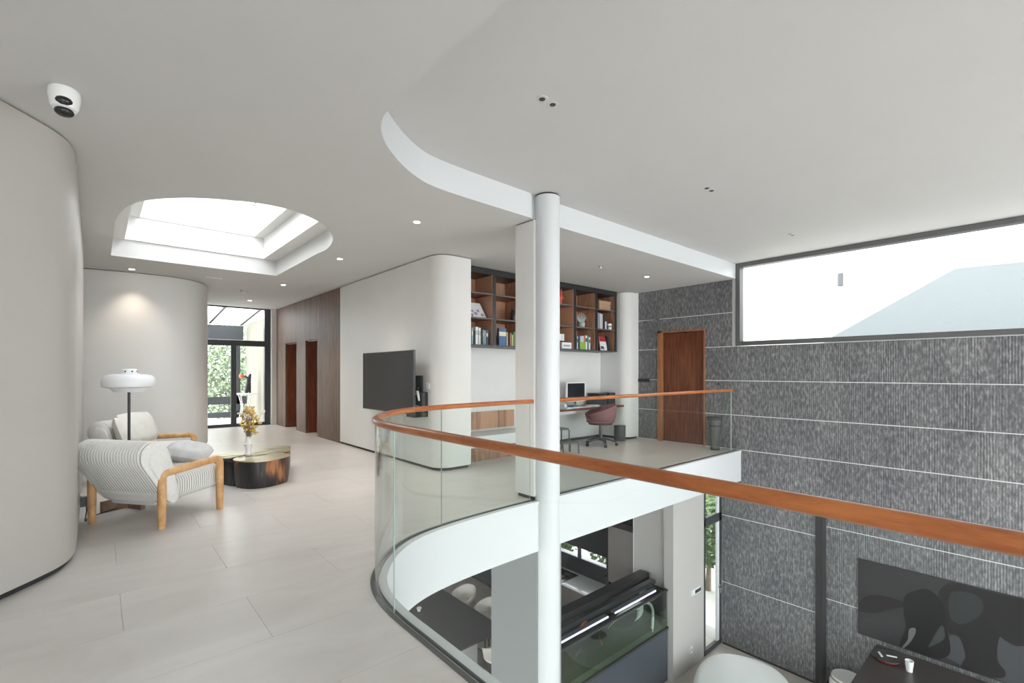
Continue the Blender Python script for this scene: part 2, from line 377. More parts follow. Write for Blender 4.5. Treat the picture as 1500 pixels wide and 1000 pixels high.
# skylight well: upper frames step inwards
def ring(m, outer, inner, z0, z1):
    (a0, a1, b0, b1), (c0, c1, d0, d1) = outer, inner
    m.box(a0, c0, b0, b1, z0, z1); m.box(c1, a1, b0, b1, z0, z1); m.box(c0, c1, b0, d0, z0, z1); m.box(c0, c1, d1, b1, z0, z1)
m = MB(); ring(m, (-.6, 3.0, 4.9, 9.9), (.31, 2.21, 5.3, 9.17), Hc, 3.80)
ring(m, (-.6, 3.0, 4.9, 9.9), (.49, 2.06, 5.5, 9.15), 3.80, 4.35)
st('trim_4', m, M['plaster'])
sk = st('window_3', MB().box(.46, .50, 5.4, 9.2, 4.35, 4.42).box(2.04, 2.1, 5.4, 9.2, 4.35, 4.42).box(.5, 2.04, 5.4, 5.46, 4.35, 4.42).box(.5, 2.04, 9.13, 9.2, 4.35, 4.42), M['white'])
link('pane', B(.5, 2.04, 5.46, 9.13, 4.38, 4.39), M['glass'], sk)

# rounded wall volumes with dark shadow gaps above and below
def volume(name, poly, m, z0=0, z1=CL, gap_b=.045, gap_t=.014, d=.03, gm='gap', top='grey_gap'):
    r = st(name, MB().prism(poly, z0+gap_b, z1-gap_t), m, smooth=35)
    inn = inset(poly, d)
    b = link('shadow_gap', MB().prism(inn, z0, z0+gap_b), M[gm], r)
    link('shadow_gap', MB().prism(inn, z1-gap_t, z1), M[top], r)
    return r
def arc(cx, cy, r, a0, a1, n=10): return [(cx+r*math.cos(math.radians(a0+(a1-a0)*i/n)), cy+r*math.sin(math.radians(a0+(a1-a0)*i/n))) for i in range(n+1)]
nw = spline([(-1.15, 3.50), (-.80, 3.93), (-.46, 4.37), (-.29, 4.59), (-.19, 4.755), (-.14, 4.94), (-.125, 5.2), (-.13, 6.0)], 4)
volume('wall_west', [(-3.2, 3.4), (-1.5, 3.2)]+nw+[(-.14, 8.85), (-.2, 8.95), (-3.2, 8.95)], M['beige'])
fw = spline([(-1.4, 10.95), (-.75, 10.74), (-.19, 10.60), (.5, 10.50), (.95, 10.50), (1.27, 10.62), (1.5, 10.84), (1.65, 11.13), (1.71, 11.45), (1.72, 11.9)], 4)
volume('wall_northwest', [(-3.2, 11.3)]+fw+[(1.72, 14.3), (-3.2, 14.3)], M['wall'])
tv_poly = [(3.71, 9.53), (3.71, 6.08)]+arc(3.95, 6.08, .24, 180, 270)+[(4.28, 5.84), (4.28, 9.53)]
volume('wall_north', tv_poly, M['wall'])
st('wall_north_back', B(4.28, 9.3, 6.72, 6.9, 0, CL), M['plaster']).name = 'wall_back'
ec = [(8.52, 6.72), (8.52, 6.2)]+arc(8.72, 6.2, .2, 180, 270, 8)+[(8.93, 6.0), (8.93, 6.72)]
volume('wall_corner', ec, M['plaster'])
st('baseboard_back', B(4.28, 8.5, 6.70, 6.72, 0, .05), M['darkgrey'])
# pier and column
pr = volume('wall_pier', [(3.70, 3.855), (4.08, 3.855), (4.08, 4.20), (3.76, 4.20), (3.72, 4.19), (3.70, 4.15)], M['plaster'])
cm = MB().lathe([(.143, GF), (.143, CH-.02)], 48, (3.862, 3.805, 0))
co = st('column', cm, M['fascia'], smooth=40)
co['label'] = 'round white column rising through both floors at the void edge'
link('shadow_ring', MB().lathe([(.133, CH-.02), (.133, CH)], 40, (3.862, 3.805, 0)), M['gap'], co)

# hallway walnut wall
wn = st('wall_hall', MB().box(3.76, 4.28, 9.53, 10.94, 0, CL).box(3.76, 4.28, 11.73, 12.41, 0, CL).box(3.76, 4.28, 13.30, 14.3, 0, CL).box(3.76, 4.28, 10.94, 11.73, 2.19, CL).box(3.76, 4.28, 12.41, 13.30, 2.19, CL).box(4.2, 4.28, 10.9, 13.4, 0, 2.2), M['cross'])
y = 9.535; bw = .1135
while y < 14.08:
    z0 = 2.19 if (10.93 < y+bw/2 < 11.74 or 12.41 < y+bw/2 < 13.30) else .0
    w = bw-.005
    link('walnut_board', B(3.722, 3.76, y, y+w, z0, CL-.02), M['walnut'], wn, bevel=.003); y += bw
st('trim_6', B(3.60, 3.76, 14.09, 14.3, 0, CL), M['wall'])
for k, (a, b) in enumerate([(10.94, 11.73), (12.41, 13.30)]):
    d = structure('door_%d' % (k+2))
    link('door_leaf', B(3.95, 3.99, a+.03, b-.03, 0.006, 2.16), M['door'], d)
    link('door_casing', MB().box(3.76, 3.99, a, a+.03, 0, 2.19).box(3.76, 3.99, b-.03, b, 0, 2.19).box(3.76, 3.99, a, b, 2.16, 2.19), M['door'], d)
    link('door_handle', MB().tube([(3.95, a+.10, 1.02), (3.90, a+.10, 1.02), (3.90, a+.22, 1.02)], .011, 8), M['brass'], d)

# ------------------------------------------------------------------ stone wall (east)
we = structure('wall_east')
link('wall_core', MB().box(8.936, 9.35, -4.2, 4.16, -.6, 1.925).box(8.936, 9.35, 2.58, 4.16, GF, -.6).box(8.936, 9.35, 4.16, 4.49, .0, 1.925).box(8.936, 9.35, 3.94, 4.49, 1.925, CH).box(8.936, 9.35, 5.51, 6.72, -.55, CL).box(8.97, 9.35, 4.16, 5.6, -.56, 0).box(8.936, 9.35, 4.49, 5.6, 2.29, CL).box(9.3, 9.35, 4.4, 5.6, 0, 2.3), M['joint'], we)
def panels(xf, ya, yb, za, zb, widths, holes=(), seed=1, jz=.014, jy=.0016):
    rnd = random.Random(seed); y = ya
    while y < yb-.02:
        w = rnd.choice(widths); y2 = min(y+w, yb)
        if yb-y2 < .25: y2 = yb
        segs = [(y, y2, za, zb)]
        for (ha, hb, hc, hd) in holes:
            new = []
            for (a, b, c, d) in segs:
                if b <= ha or a >= hb or d <= hc or c >= hd: new.append((a, b, c, d)); continue
                if a < ha: new.append((a, ha, c, d))
                if b > hb: new.append((hb, b, c, d))
                a2, b2 = max(a, ha), min(b, hb)
                if c < hc: new.append((a2, b2, c, hc))
                if d > hd: new.append((a2, b2, hd, d))
            segs = new
        for (a, b, c, d) in segs:
            if b-a < .03 or d-c < .03: continue
            link('stone_panel', B(xf, xf+.030, a+jy/2, b-jy/2, c+jz/2, d-jz/2), M['stone'], we)
        y = y2
Zj = [GF+.02, -2.52, -1.256, -.622, .013, .648, 1.285, 1.925]
hol_niche = (-4.2, 2.58, GF, -.60)
for i in range(len(Zj)-1):
    z0, z1 = Zj[i], Zj[i+1]
    top = 4.16 if z1 <= .02 else 6.0
    hs = []
    if z1 > .02: hs.append((4.49, 5.51, -.01, 2.29))
    if z0 < -.5: hs.append(hol_niche)
    panels(8.93, -4.2+.3*(i % 3), top, z0, z1, [.95, 1.2, .8], hs, seed=i+3)
panels(8.93, 3.96, 6.0, 1.925, 2.561, [.9, 1.1], [(4.49, 5.51, -.01, 2.29)], seed=21)
panels(8.93, 3.96, 6.0, 2.561, CH, [1.1, .9], [(4.49, 5.51, -.01, 2.29)], seed=22)
# TV niche
for k, (a, b) in enumerate([(GF+.02, -2.305), (-2.305, -1.115), (-1.115, -.62)]):
    panels(9.10, -4.2, 2.5, a, b, [1.0, 1.25, .85], (), seed=31+k)
link('wall_core', B(9.106, 9.35, -4.2, 2.58, GF, -.6), M['joint'], we)
nf = st('trim_7', MB().box(8.90, 9.12, 2.49, 2.59, GF, -.60).box(8.90, 9.12, -4.2, 2.49, -.70, -.60), M['black'])
st('baseboard_east', MB().box(8.915, 8.93, 2.60, 4.14, GF, GF+.03).box(9.08, 9.10, -4.2, 2.48, GF, GF+.03), M['black'])
# long high window
w1 = st('window_1', MB().box(8.90, 9.05, -4.2, 3.89, 1.935, 2.01).box(8.90, 9.05, -4.2, 3.89, 3.37, CH-.004).box(8.90, 9.05, 3.81, 3.89, 2.01, 3.37), M['frame2'])
link('pane', B(8.975, 8.985, -4.2, 3.81, 2.01, 3.37), M['glass'], w1)
st('trim_8', B(8.925, 9.3, 3.895, 3.925, 1.93, CH-.003), M['white'])
# timber door in the stone
d1 = structure('door_1')
link('door_leaf', B(8.99, 9.03, 4.52, 5.42, .01, 2.25), M['door'], d1)
link('door_casing', MB().box(8.905, 9.05, 5.43, 5.52, 0, 2.30).box(8.92, 9.05, 4.485, 4.515, 0, 2.30).box(8.905, 9.05, 4.485, 5.52, 2.26, 2.30), M['frame_wood'], d1, bevel=.004)

# far glazed wall with sliding door, conservatory balcony
d4 = st('door_4', MB().box(1.72, 3.60, 14.26, 14.36, 2.14, 2.29).box(3.46, 3.60, 14.24, 14.36, 0, CL).box(1.72, 3.6, 14.28, 14.36, 0, .08).box(1.72, 3.6, 14.28, 14.36, CL-.03, CL)
        .box(2.66, 2.79, 14.28, 14.36, .07, 2.16).box(1.72, 1.79, 14.28, 14.36, 0, CL), M['frame'])
link('pane', B(1.79, 2.66, 14.315, 14.325, .07, 2.16), M['glass'], d4)
link('pane', B(2.79, 3.50, 14.315, 14.325, .07, 2.16), M['glass'], d4)
link('pane', B(1.79, 3.50, 14.315, 14.325, 2.27, CL-.03), M['glass'], d4)
link('door_handle', B(3.47, 3.49, 14.25, 14.28, .9, 1.2), M['chrome'], d4)

# enclosing shell: rear and side walls out of view, with added openings sized for fill light
st('wall_south', MB().box(-3.2, 1.3, -4.4, -4.2, -.5, .05).box(-3.2, 1.3, -4.4, -4.2, 3.1, 3.6).box(1.3, 9.35, -4.4, -4.2, 3.3, 3.6).box(1.3, 9.35, -4.4, -4.2, GF, GF+.1).box(1.3, 3.4, -4.4, -4.2, GF, 3.3), M['plaster'])
w5 = st('fill_window_south', MB().box(1.3, 9.3, -4.36, -4.28, -.08, .06).box(-1.0, -.92, -4.36, -4.28, .05, 3.1).box(1.3, 1.38, -4.36, -4.28, GF, 3.3).box(9.2, 9.3, -4.36, -4.28, GF, 3.3).box(4.0, 4.08, -4.36, -4.28, GF, 3.3).box(6.6, 6.68, -4.36, -4.28, GF, 3.3), M['frame'])  # unseen glazing frames around openings added for fill light
st('wall_outer', MB().box(-3.4, -3.2, 1.5, 14.3, -.56, 3.6).box(-3.4, -3.2, 9.5, 14.3, GF, -.5).box(-3.4, -3.2, -4.4, 1.5, GF, 3.6), M['plaster'])

# ------------------------------------------------------------------ ground floor shell
gf = st('floor_2', B(-3.2, 9.35, -4.2, 12.2, GF-.2, GF-.006), M['grout'])
cache = {}
for i in range(16):
    for j_ in range(23):
        x0 = 2.0+i*.6-1.2; y0 = -1.8+j_*.6
        if x0 > 8.9 or x0 < 1.3 : continue
        w = min(.6, 8.93-x0)
        if w < .05: continue
        key = round(w, 3)
        if key not in cache: cache[key] = link('tile', B(.002, w-.002, .002, .598, -.006, 0), M['gtile'], gf, loc=(x0, y0, GF))
        else:
            o = cache[key].copy(); COL.objects.link(o); o.parent = gf; o.location = (x0, y0, GF)
w7 = st('fill_window_west', MB().box(-3.3, -3.22, 1.5, 9.5, GF, GF+.12).box(-3.3, -3.22, 5.4, 5.5, GF, -.6), M['frame'])  # unseen west opening, added to brighten the ground floor
st('wall_ground_pier', B(3.70, 4.10, 3.81, 4.62, GF, -.555), M['greywall'])
st('wall_ground_panel', B(7.19, 8.235, 4.16, 4.33, GF, -.555), M['gbeige'])
st('wall_ground_kitchen', MB().box(7.64, 7.8, 4.33, 5.85, GF, -.555).box(7.64, 7.8, 5.85, 8.4, GF, -2.47).box(7.64, 7.8, 5.85, 8.4, -2.25, -.555).box(7.64, 7.8, 8.4, 12.2, GF, -.555), M['kblack'])
st('wall_ground_north', MB().box(-3.2, 7.8, 12.1, 12.2, GF, -.555), M['gbrown'])
w6 = st('window_6', MB().box(7.63, 7.67, 5.85, 8.4, -2.475, -2.46).box(7.63, 7.67, 6.55, 6.62, -2.47, -2.25).box(7.63, 7.67, 5.85, 5.87, -2.47, -2.25), M['frame'])
link('pane', B(7.65, 7.655, 5.87, 8.4, -2.46, -2.25), M['glass'], w6)
# garden door beside the stone wall
d5 = st('door_5', MB().box(8.84, 8.93, 4.16, 4.22, GF, -.555).box(8.235, 8.30, 4.16, 4.22, GF, -.555).box(8.235, 8.93, 4.16, 4.22, -1.36, -1.20).box(8.235, 8.93, 4.16, 4.22, GF, GF+.09).box(8.235, 8.93, 4.16, 4.22, -.62, -.555), M['frame'])
link('inner_frame', MB().box(8.76, 8.84, 4.165, 4.2, GF+.09, -1.36).box(8.76, 8.84, 4.165, 4.2, -1.2, -.62), M['white'], d5)
link('pane', B(8.30, 8.76, 4.18, 4.188, GF+.09, -1.36), M['glass'], d5)
link('pane', B(8.30, 8.76, 4.18, 4.188, -1.20, -.62), M['glass'], d5)
link('door_handle', MB().tube([(8.80, 4.16, -2.55), (8.80, 4.11, -2.55), (8.70, 4.11, -2.55)], .01, 8).box(8.86, 8.88, 4.14, 4.16, -2.72, -2.62), M['chrome'], d5)

# ------------------------------------------------------------------ outside
st('ground', B(-30, 40, -30, 45, GF-.5, GF-.22), M['paving'])
st('balcony_floor', B(1.2, 4.4, 14.36, 17.2, -.3, -.02), M['house']).name = 'floor_3'
st('balcony_wall', B(3.62, 3.8, 14.36, 17.1, -.3, 3.0), M['stuccocream']).name = 'wall_balcony'
m = MB()
for x in (1.75, 2.55, 3.40): m.add([(x, 14.36, 3.20), (x+.07, 14.36, 3.20), (x+.07, 17.0, 2.92), (x, 17.0, 2.92), (x, 14.36, 3.27), (x+.07, 14.36, 3.27), (x+.07, 17.0, 2.99), (x, 17.0, 2.99)], [(0, 3, 2, 1), (4, 5, 6, 7), (0, 1, 5, 4), (1, 2, 6, 5), (2, 3, 7, 6), (3, 0, 4, 7)])
cons = thing('glass_canopy', 'sloping glass canopy on grey beams over the balcony behind the sliding door', 'canopy', (0, 0, 0))
link('rafter', m, M['frame'], cons); link('eaves_beam', B(1.2, 3.5, 16.95, 17.1, 2.45, 2.9), M['frame'], cons)
link('post', B(3.32, 3.42, 16.98, 17.08, 0, 2.45), M['frame'], cons)
link('gutter', B(1.2, 3.5, 16.90, 16.95, 2.36, 2.45), M['white'], cons)
rl = thing('balcony_railing', 'dark grey two-beam balcony railing outside the sliding door', 'railing', (0, 0, 0))
link('beam', B(1.2, 3.6, 16.98, 17.06, .44, .68), M['frame'], rl); link('beam', B(1.2, 3.6, 16.98, 17.06, .03, .2), M['frame'], rl)
link('railing_post', B(2.0, 2.08, 16.98, 17.06, 0, .68), M['frame'], rl)

def leaves(n, c, s, size, rnd):
    m = MB()
    for _ in range(n):
        while True:
            p = Vector((rnd.uniform(-1, 1), rnd.uniform(-1, 1), rnd.uniform(-1, 1)))
            if .2 < p.length < 1: break
        p = Vector((c[0]+p.x*s[0], c[1]+p.y*s[1], c[2]+p.z*s[2]))
        u = Vector((rnd.gauss(0, 1), rnd.gauss(0, 1), rnd.gauss(0, 1))).normalized(); w = u.orthogonal().normalized(); k = size*rnd.uniform(.6, 1.4)
        m.add([p-u*k, p-w*k*.4, p+u*k, p+w*k*.4], [(0, 1, 2, 3)])
    return m
def tree(name, label, loc, h, s, n, size, mt, seed, cat='tree'):
    rnd = random.Random(seed); t = thing(name, label, cat, loc)
    b = MB().tube([(0, 0, 0), (.05, 0, h*.5), (0, .05, h)], [.12*s[0]/1.5, .09*s[0]/1.5, .03], 8)
    for k in range(5):
        a = k*1.3; b.tube([(0, 0, h*.55), (math.cos(a)*s[0]*.35, math.sin(a)*s[1]*.35, h*.8), (math.cos(a)*s[0]*.7, math.sin(a)*s[1]*.7, h)], [.05, .03, .012], 6)
    link('trunk', b, M['bark'], t); link('foliage', leaves(n, (0, 0, h), s, size, rnd), mt, t, kind='stuff'); return t
tree('leafy_tree', 'pale leafy tree behind the balcony railing, left side of the glass door', (.9, 20.0, GF-.22), 5.0, (1.5, 1.2, 2.0), 6000, .10, M['leafpale'], 1)
tree('leafy_tree', 'green leafy tree beyond the balcony, behind the outdoor sculpture', (4.4, 22.5, GF-.22), 5.2, (1.4, 1.3, 2.4), 5000, .11, M['leafpale'], 2)
tree('garden_bush', 'green bush outside the garden door beside the stone wall', (11.3, 5.6, GF-.22), 1.6, (.9, .7, 1.0), 4200, .075, M['leaf'], 3, 'bush')
tree('garden_bush', 'green hedge bush outside the low kitchen window, left pane', (9.0, 8.2, GF-.22), 1.4, (.75, .7, .6), 1500, .06, M['leaf'], 4, 'bush')
tree('garden_bush', 'pale spiky bush outside the low kitchen window, right pane', (9.0, 6.55, GF-.22), 1.35, (.75, .85, .6), 1500, .07, M['leafpale'], 5, 'bush')
gw = tag(st('garden_wall', B(9.4, 14, 9.0, 9.2, GF-.22, -2.6), M['house']), 'pale garden wall behind the bush outside the garden door', 'wall'); gw.name = 'garden_wall'

# neighbour buildings seen in the high window
nb = thing('neighbour_house', 'overexposed white neighbouring house in the high window', 'house')
link('wall', B(17, 17.4, -14, 6.9, GF, 11), M['house'], nb)
wl = thing('wall_light', 'small dark cylinder light on the white neighbouring facade', 'wall lamp', (16.93, 4.26, 4.24))
link('body', MB().lathe([(.07, -.19), (.075, -.18), (.075, .18), (.07, .19)], 16), M['darkgrey'], wl); link('bracket', B(.0, .07, -.03, .03, -.05, .05), M['darkgrey'], wl)
gb = thing('gable_building', 'shaded grey-blue gable of the nearer building in the high window', 'house')
m = MB(); pl = [(3.95, 2.0), (3.84, 2.26), (1.42, 3.69), (.35, 3.66), (-6, 3.95), (-6, GF), (3.95, GF)]
n = len(pl); m.add([(14, a, b) for a, b in pl]+[(14.3, a, b) for a, b in pl], [tuple(range(n)), tuple(range(n, 2*n))[::-1]]+[(i, (i+1) % n, n+(i+1) % n, n+i) for i in range(n)])
link('gable_wall', m, M['gable'], gb)
yb = thing('yellow_annex', 'cream-coloured annex with a window at the left end of the high window', 'house')
link('wall', B(20, 20.4, 6.5, 12, GF, 4.75), M['houseyellow'], yb); link('roof_band', B(19.6, 20.4, 6.5, 12, 4.75, 8), M['house'], yb)
wf = link('window_frame', MB().box(19.9, 20, 7.2, 8.9, 1.2, 3.9), M['white'], yb)
for k in range(2): link('pane', B(19.86, 19.9, 7.27+.83*k, 8.02+.83*k, 1.27, 3.83), flat('reflecting_pane', (.42, .60, .60), .2), wf)

# ------------------------------------------------------------------ balustrades
def seg_path(a, b, d=.031):
    p = offset(E, d); return p[a:b]
P = offset(E, .031)
def cutpath(pts, t0, t1):            # part of a path between two arc lengths
    out = []; acc = 0
    for (x0, y0), (x1, y1) in zip(pts, pts[1:]):
        l = math.hypot(x1-x0, y1-y0)
        if acc+l >= t0 and acc <= t1:
            a = max(0, (t0-acc)/l); b = min(1, (t1-acc)/l)
            if not out: out.append((x0+(x1-x0)*a, y0+(y1-y0)*a))
            out.append((x0+(x1-x0)*b, y0+(y1-y0)*b))
        acc += l
    return [p for i, p in enumerate(out) if i == 0 or math.hypot(p[0]-out[i-1][0], p[1]-out[i-1][1]) > 1e-4]
def arclen(pts, test):
    acc = 0
    for (x0, y0), (x1, y1) in zip(pts, pts[1:]):
        if test(x1, y1):
            for k in range(101):
                if test(x0+(x1-x0)*k/100, y0+(y1-y0)*k/100): return acc+math.hypot(x1-x0, y1-y0)*k/100
        acc += math.hypot(x1-x0, y1-y0)
    return acc
tj1 = arclen(P, lambda x, y: y > 2.615); tj2 = arclen(P, lambda x, y: x > 2.44 and y > 3); tend = arclen(P, lambda x, y: x > 3.65)
tj1 += .0
bal = thing('curved_balustrade', 'curved frameless glass balustrade with orange-brown wooden handrail around the void', 'railing')
for a, b in ((.4, tj1-.002), (tj1+.002, tj2-.002), (tj2+.002, tend)):
    g = link('glass_panel', MB().strip(cutpath(P, a, b), -.005, .005, .0, 1.105), M['balglass'], bal, smooth=30)
    q = cutpath(P, a, b)
    for (px, py) in (q[0], q[-1]):
        pass
    qa, qb = q[0], q[-1]
    for s0, s1 in ((q[0], q[1]), (q[-1], q[-2])):
        dx, dy = s1[0]-s0[0], s1[1]-s0[1]; l = math.hypot(dx, dy); dx *= .0015/l; dy *= .0015/l
        link('polished_edge', MB().strip([s0, (s0[0]+dx, s0[1]+dy)], -.0035, .0035, .0, 1.10), M['gedge'], g)
hr = cutpath(P, .2, tend+.04)
def dense(pts, step=.08):
    out = [pts[0]]
    for (x0, y0), (x1, y1) in zip(pts, pts[1:]):
        n = max(1, int(math.hypot(x1-x0, y1-y0)/step))
        for k in range(1, n+1): out.append((x0+(x1-x0)*k/n, y0+(y1-y0)*k/n))
    return out
link('handrail', MB().tube([(x, y, 1.118) for x, y in hr], .026, 20, .92, (0, 0, 1)), M['rail'], bal, smooth=40)
fb = thing('straight_balustrade', 'straight glass balustrade with thin wooden handrail between the column and stone wall', 'railing')
g = link('glass_panel', B(4.10, 8.67, 3.864, 3.874, 0, 1.105), M['balglass'], fb)
link('polished_edge', B(8.668, 8.678, 3.861, 3.877, 0, 1.09), M['gedge'], g)
link('handrail', MB().tube([(4.08, 3.869, 1.118), (6, 3.869, 1.118), (8.70, 3.869, 1.118)], .026, 20, .92, (0, 0, 1)), M['rail'], fb, smooth=40)

# ------------------------------------------------------------------ ceiling fittings
spots = [((.44, 10.2), 'downlight above the floor lamp wall, left of the skylight corner'), ((2.78, 10.06), 'downlight just beyond the skylight corner, towards the hall'),
         ((2.78, 12.8), 'downlight nearest the glass sliding door'), ((2.79, 7.18), 'downlight beside the right-hand curve of the skylight'), ((2.77, 4.83), 'downlight nearest the curved ceiling step'),
         ((7.50, 4.86), 'downlight in front of the study shelves, near the stone wall')]
for (x, y), lab in spots:
    t = thing('downlight', 'small round lit '+lab, 'light', (x, y, CL), group='round lit downlights in the low ceiling')
    link('trim_ring', MB().lathe([(.040, -.004), (.052, -.004), (.052, 0), (.04, 0)], 24), M['white'], t)
    link('lamp_lens', MB().lathe([(.036, -.006), (.036, -.001)], 20), M['led'], t)
    L = bpy.data.lights.new('downlight_beam', 'SPOT'); L.energy = 26 if y > 10 and x < 1 else 60; L.color = (1, .86, .7); L.spot_size = 1.6; L.spot_blend = .8; L.shadow_soft_size = .04
    lo = bpy.data.objects.new('downlight_beam', L); COL.objects.link(lo); lo.location = (0, 0, -.02); lo.parent = t
t = thing('ceiling_slot_light', 'pale oblong recessed light beyond the skylight, left of the hall', 'light', (1.62, 10.16, CL))
link('lens', B(-.11, .11, -.03, .03, -.008, 0), flat('slot_lens', (.85, .8, .72)), t, bevel=.004); link('surround', B(-.13, .13, -.045, .045, -.003, 0), M['white'], t)
t = thing('smoke_detector', 'round white smoke detector beyond the skylight before the hall', 'detector', (2.35, 11.3, CL))
link('body', MB().lathe([(.05, -.04), (.07, -.03), (.075, 0)], 24), M['ceil'], t, smooth=40); link('sensor', MB().lathe([(.025, -.05), (.03, -.04)], 16), M['white'], t)
t = thing('sprinkler_head', 'small white sprinkler head in the low ceiling right of the column', 'sprinkler', (6.2, 4.885, CL))
link('plate', MB().lathe([(.035, -.004), (.04, 0)], 20), M['chrome'], t); link('bulb', MB().lathe([(.012, -.035), (.018, -.03), (.01, -.004)], 12), M['white'], t)
for (x, y), lab in [((2.51, 2.47), 'nearest pair of black recessed spots, left in the high ceiling'), ((5.05, 2.49), 'middle pair of black recessed spots in the high ceiling'), ((7.6, 2.52), 'farthest pair of recessed spots near the high window')]:
    t = thing('twin_spot', lab, 'light', (x, y, CH), group='twin recessed spots in the high ceiling')
    link('plate', MB().lathe([(.0, -.003), (.042, -.003), (.045, 0)], 24, (-.055, .0, 0)).lathe([(0, -.003), (.042, -.003), (.045, 0)], 24, (.055, 0, 0)), M['ceil'], t)
    for s in (-1, 1): link('spot_opening', MB().lathe([(.022, -.006), (.024, -.001)], 20, (s*.055, 0, 0)), M['black'] if x < 7 else M['frame2'], t)
t = thing('security_camera', 'white ceiling camera with two dark lenses above the near left wall', 'camera', (-.15, 3.99, CL), math.radians(-90))
link('body', MB().lathe([(.05, -.135), (.066, -.11), (.078, -.05), (.078, -.012), (.07, 0)], 32), M['ceramic'], t, smooth=50)
def ball(c, r, sz=1., seg=16, n=8):
    m = MB(); m.lathe([(max(.0005, r*math.sin(PI*i/n)), -r*sz*math.cos(PI*i/n)) for i in range(n+1)], seg, c); return m
link('dome_lens', ball((.035, .0, -.088), .047, .75), M['screen'], t, smooth=60)
link('dome_lens', ball((.020, .0, -.142), .047, .62), M['screen'], t, smooth=60)
link('lens_visor', MB().lathe([(.052, -.128), (.06, -.120), (.052, -.112)], 24, (.008, 0, 0)), M['ceramic'], t, smooth=50)

# ------------------------------------------------------------------ armchairs
def armchair(label, x, y, ang):
    t = thing('armchair', label, 'armchair', (x, y, 0), ang, 'corduroy lounge chairs with wooden arms')
    hw = .407
    for s in (-1, 1):
        # round-legged arm loop: rear leg, sloping arm, front leg
        r = .036
        pts = [(0, s*hw, 0), (0, s*hw, .25), (0, s*hw, .46)]+[(0+.05*(1-math.cos(a)), s*hw, .46+.05*math.sin(a)) for a in (PI/6, PI/3, PI/2)]
        top = [(.2, s*hw, .518), (.4, s*hw, .528), (.60, s*hw, .538)]
        end = [(.66-.05+.05*math.sin(a), s*hw, .49+.05*math.cos(a)) for a in (PI/6, PI/3, PI/2)]
        leg = [(.66, s*hw, .40), (.66, s*hw, .2), (.66, s*hw, 0)]
        allp = pts+top+end+leg
        rr = [.030]+[.036]*(len(allp)-2)+[.031]
        link('arm_frame', MB().tube(allp, rr, 16, 1.0, (0, 1, 0)), M['oak'], t, smooth=50)
    # ribbed seat: rounded slab, ribs across its width
    rings = []; N = 30; un, ux = .02, .80
    for i in range(N*6+1):
        f = i/(N*6); u = un+(ux-un)*f
        e = min(1, max(.25, math.sqrt(max(0, 1-((f-.12)/-.12)**2)) if f < .12 else (math.sqrt(max(0, 1-((f-.82)/.18)**2)) if f > .82 else 1)))
        rib = .022*(abs(math.cos(PI*i/6))**.8-1)
        zc = .325+.03*f; a = (.36+rib)*(.86+.14*e); b = (.142+rib)*e
        ring_ = []
        for k in range(36):
            th = 2*PI*k/36; c, s_ = math.cos(th), math.sin(th)
            ring_.append((u, a*abs(c)**.38*(1 if c > 0 else -1), zc+b*abs(s_)**.62*(1 if s_ > 0 else -1)))
        rings.append(ring_)
    link('seat', MB().rings(rings), M['fabric'], t, smooth=50)
    # ribbed backrest: leaning blob profile, ribs side by side across the width
    prof = closed_spline([(.13, .19), (.05, .26), (-.03, .38), (-.12, .52), (-.185, .63), (-.18, .74), (-.10, .81), (.0, .805), (.075, .74), (.12, .62), (.15, .50), (.18, .40), (.20, .30), (.19, .21)], 5)
    cu = sum(p[0] for p in prof)/len(prof); cz = sum(p[1] for p in prof)/len(prof)
    rings = []; NR = 26; tot = NR*6
    for i in range(tot+1):
        f = i/tot*2-1; vv = f*.42; e = (1-max(0, (abs(f)-.88)/.12)**2.2*.42); rib = 1-.17*(1-abs(math.cos(PI*i/6))**.8)
        rings.append([(cu+(p[0]-cu)*e*rib-.0, vv, cz+(p[1]-cz)*e*(1-(1-rib)*.6)) for p in prof])
    link('backrest', MB().rings(rings), M['fabric'], t, smooth=50)
    link('underside', MB().prism([(.05, -.26), (.36, -.26), (.36, .26), (.05, .26)], .18, .27), M['fabricgap'], t, bevel=.05, smooth=60)
    for s in (-1, 1): link('back_pin', MB().tube([(-.0, s*hw, .49), (-.04, s*(hw-.02), .56)], .007, 8), M['darkgrey'], t)
    return t
a1 = math.atan2(.60, .80)
armchair('nearer ivory ribbed armchair with wooden arm loops, seen from behind', (.44-.025)/2, (5.42+6.09)/2, a1)
armchair('farther ivory ribbed armchair against the white curved wall behind the lamp', .286, 8.298, math.atan2(-.6, .8))
def pillow(name, label, loc, rot, s, m):
    N = 14; v = []; f = []
    for sg in (1, -1):
        for i in range(N+1):
            for j in range(N+1):
                a, b = i/N*2-1, j/N*2-1; h = (max(0, (1-a**4)*(1-b**4)))**.55
                v.append((a*s[0]*(1-.08*b*b), b*s[1]*(1-.08*a*a), sg*s[2]*h*(1+.06*math.sin(5*a+3*b))))
    o = (N+1)**2
    for i in range(N):
        for j in range(N):
            q = (i*(N+1)+j, (i+1)*(N+1)+j, (i+1)*(N+1)+j+1, i*(N+1)+j+1); f.append(q); f.append(tuple(k+o for k in q[::-1]))
    mb = MB().add(v, f)
    t = link(name, mb, m, None, loc, rot, smooth=80); return tag(t, label, 'cushion')
pillow('cushion', 'grey cushion lying on the seat of the nearer armchair', (.76, 6.26, .575), (math.radians(14), math.radians(-8), 1.1), (.20, .21, .09), M['cushion'])
pillow('cushion', 'large cream cushion leaning on the back of the farther armchair', (.42, 8.18, .70), (math.radians(68), 0, math.atan2(-.6, .8)+PI/2), (.30, .22, .10), M['cream'])
pillow('cushion', 'second cream cushion beside the lamp pole on the farther armchair', (.30, 7.98, .66), (math.radians(66), .2, math.atan2(-.6, .8)+PI/2+.2), (.22, .20, .09), M['cream'])

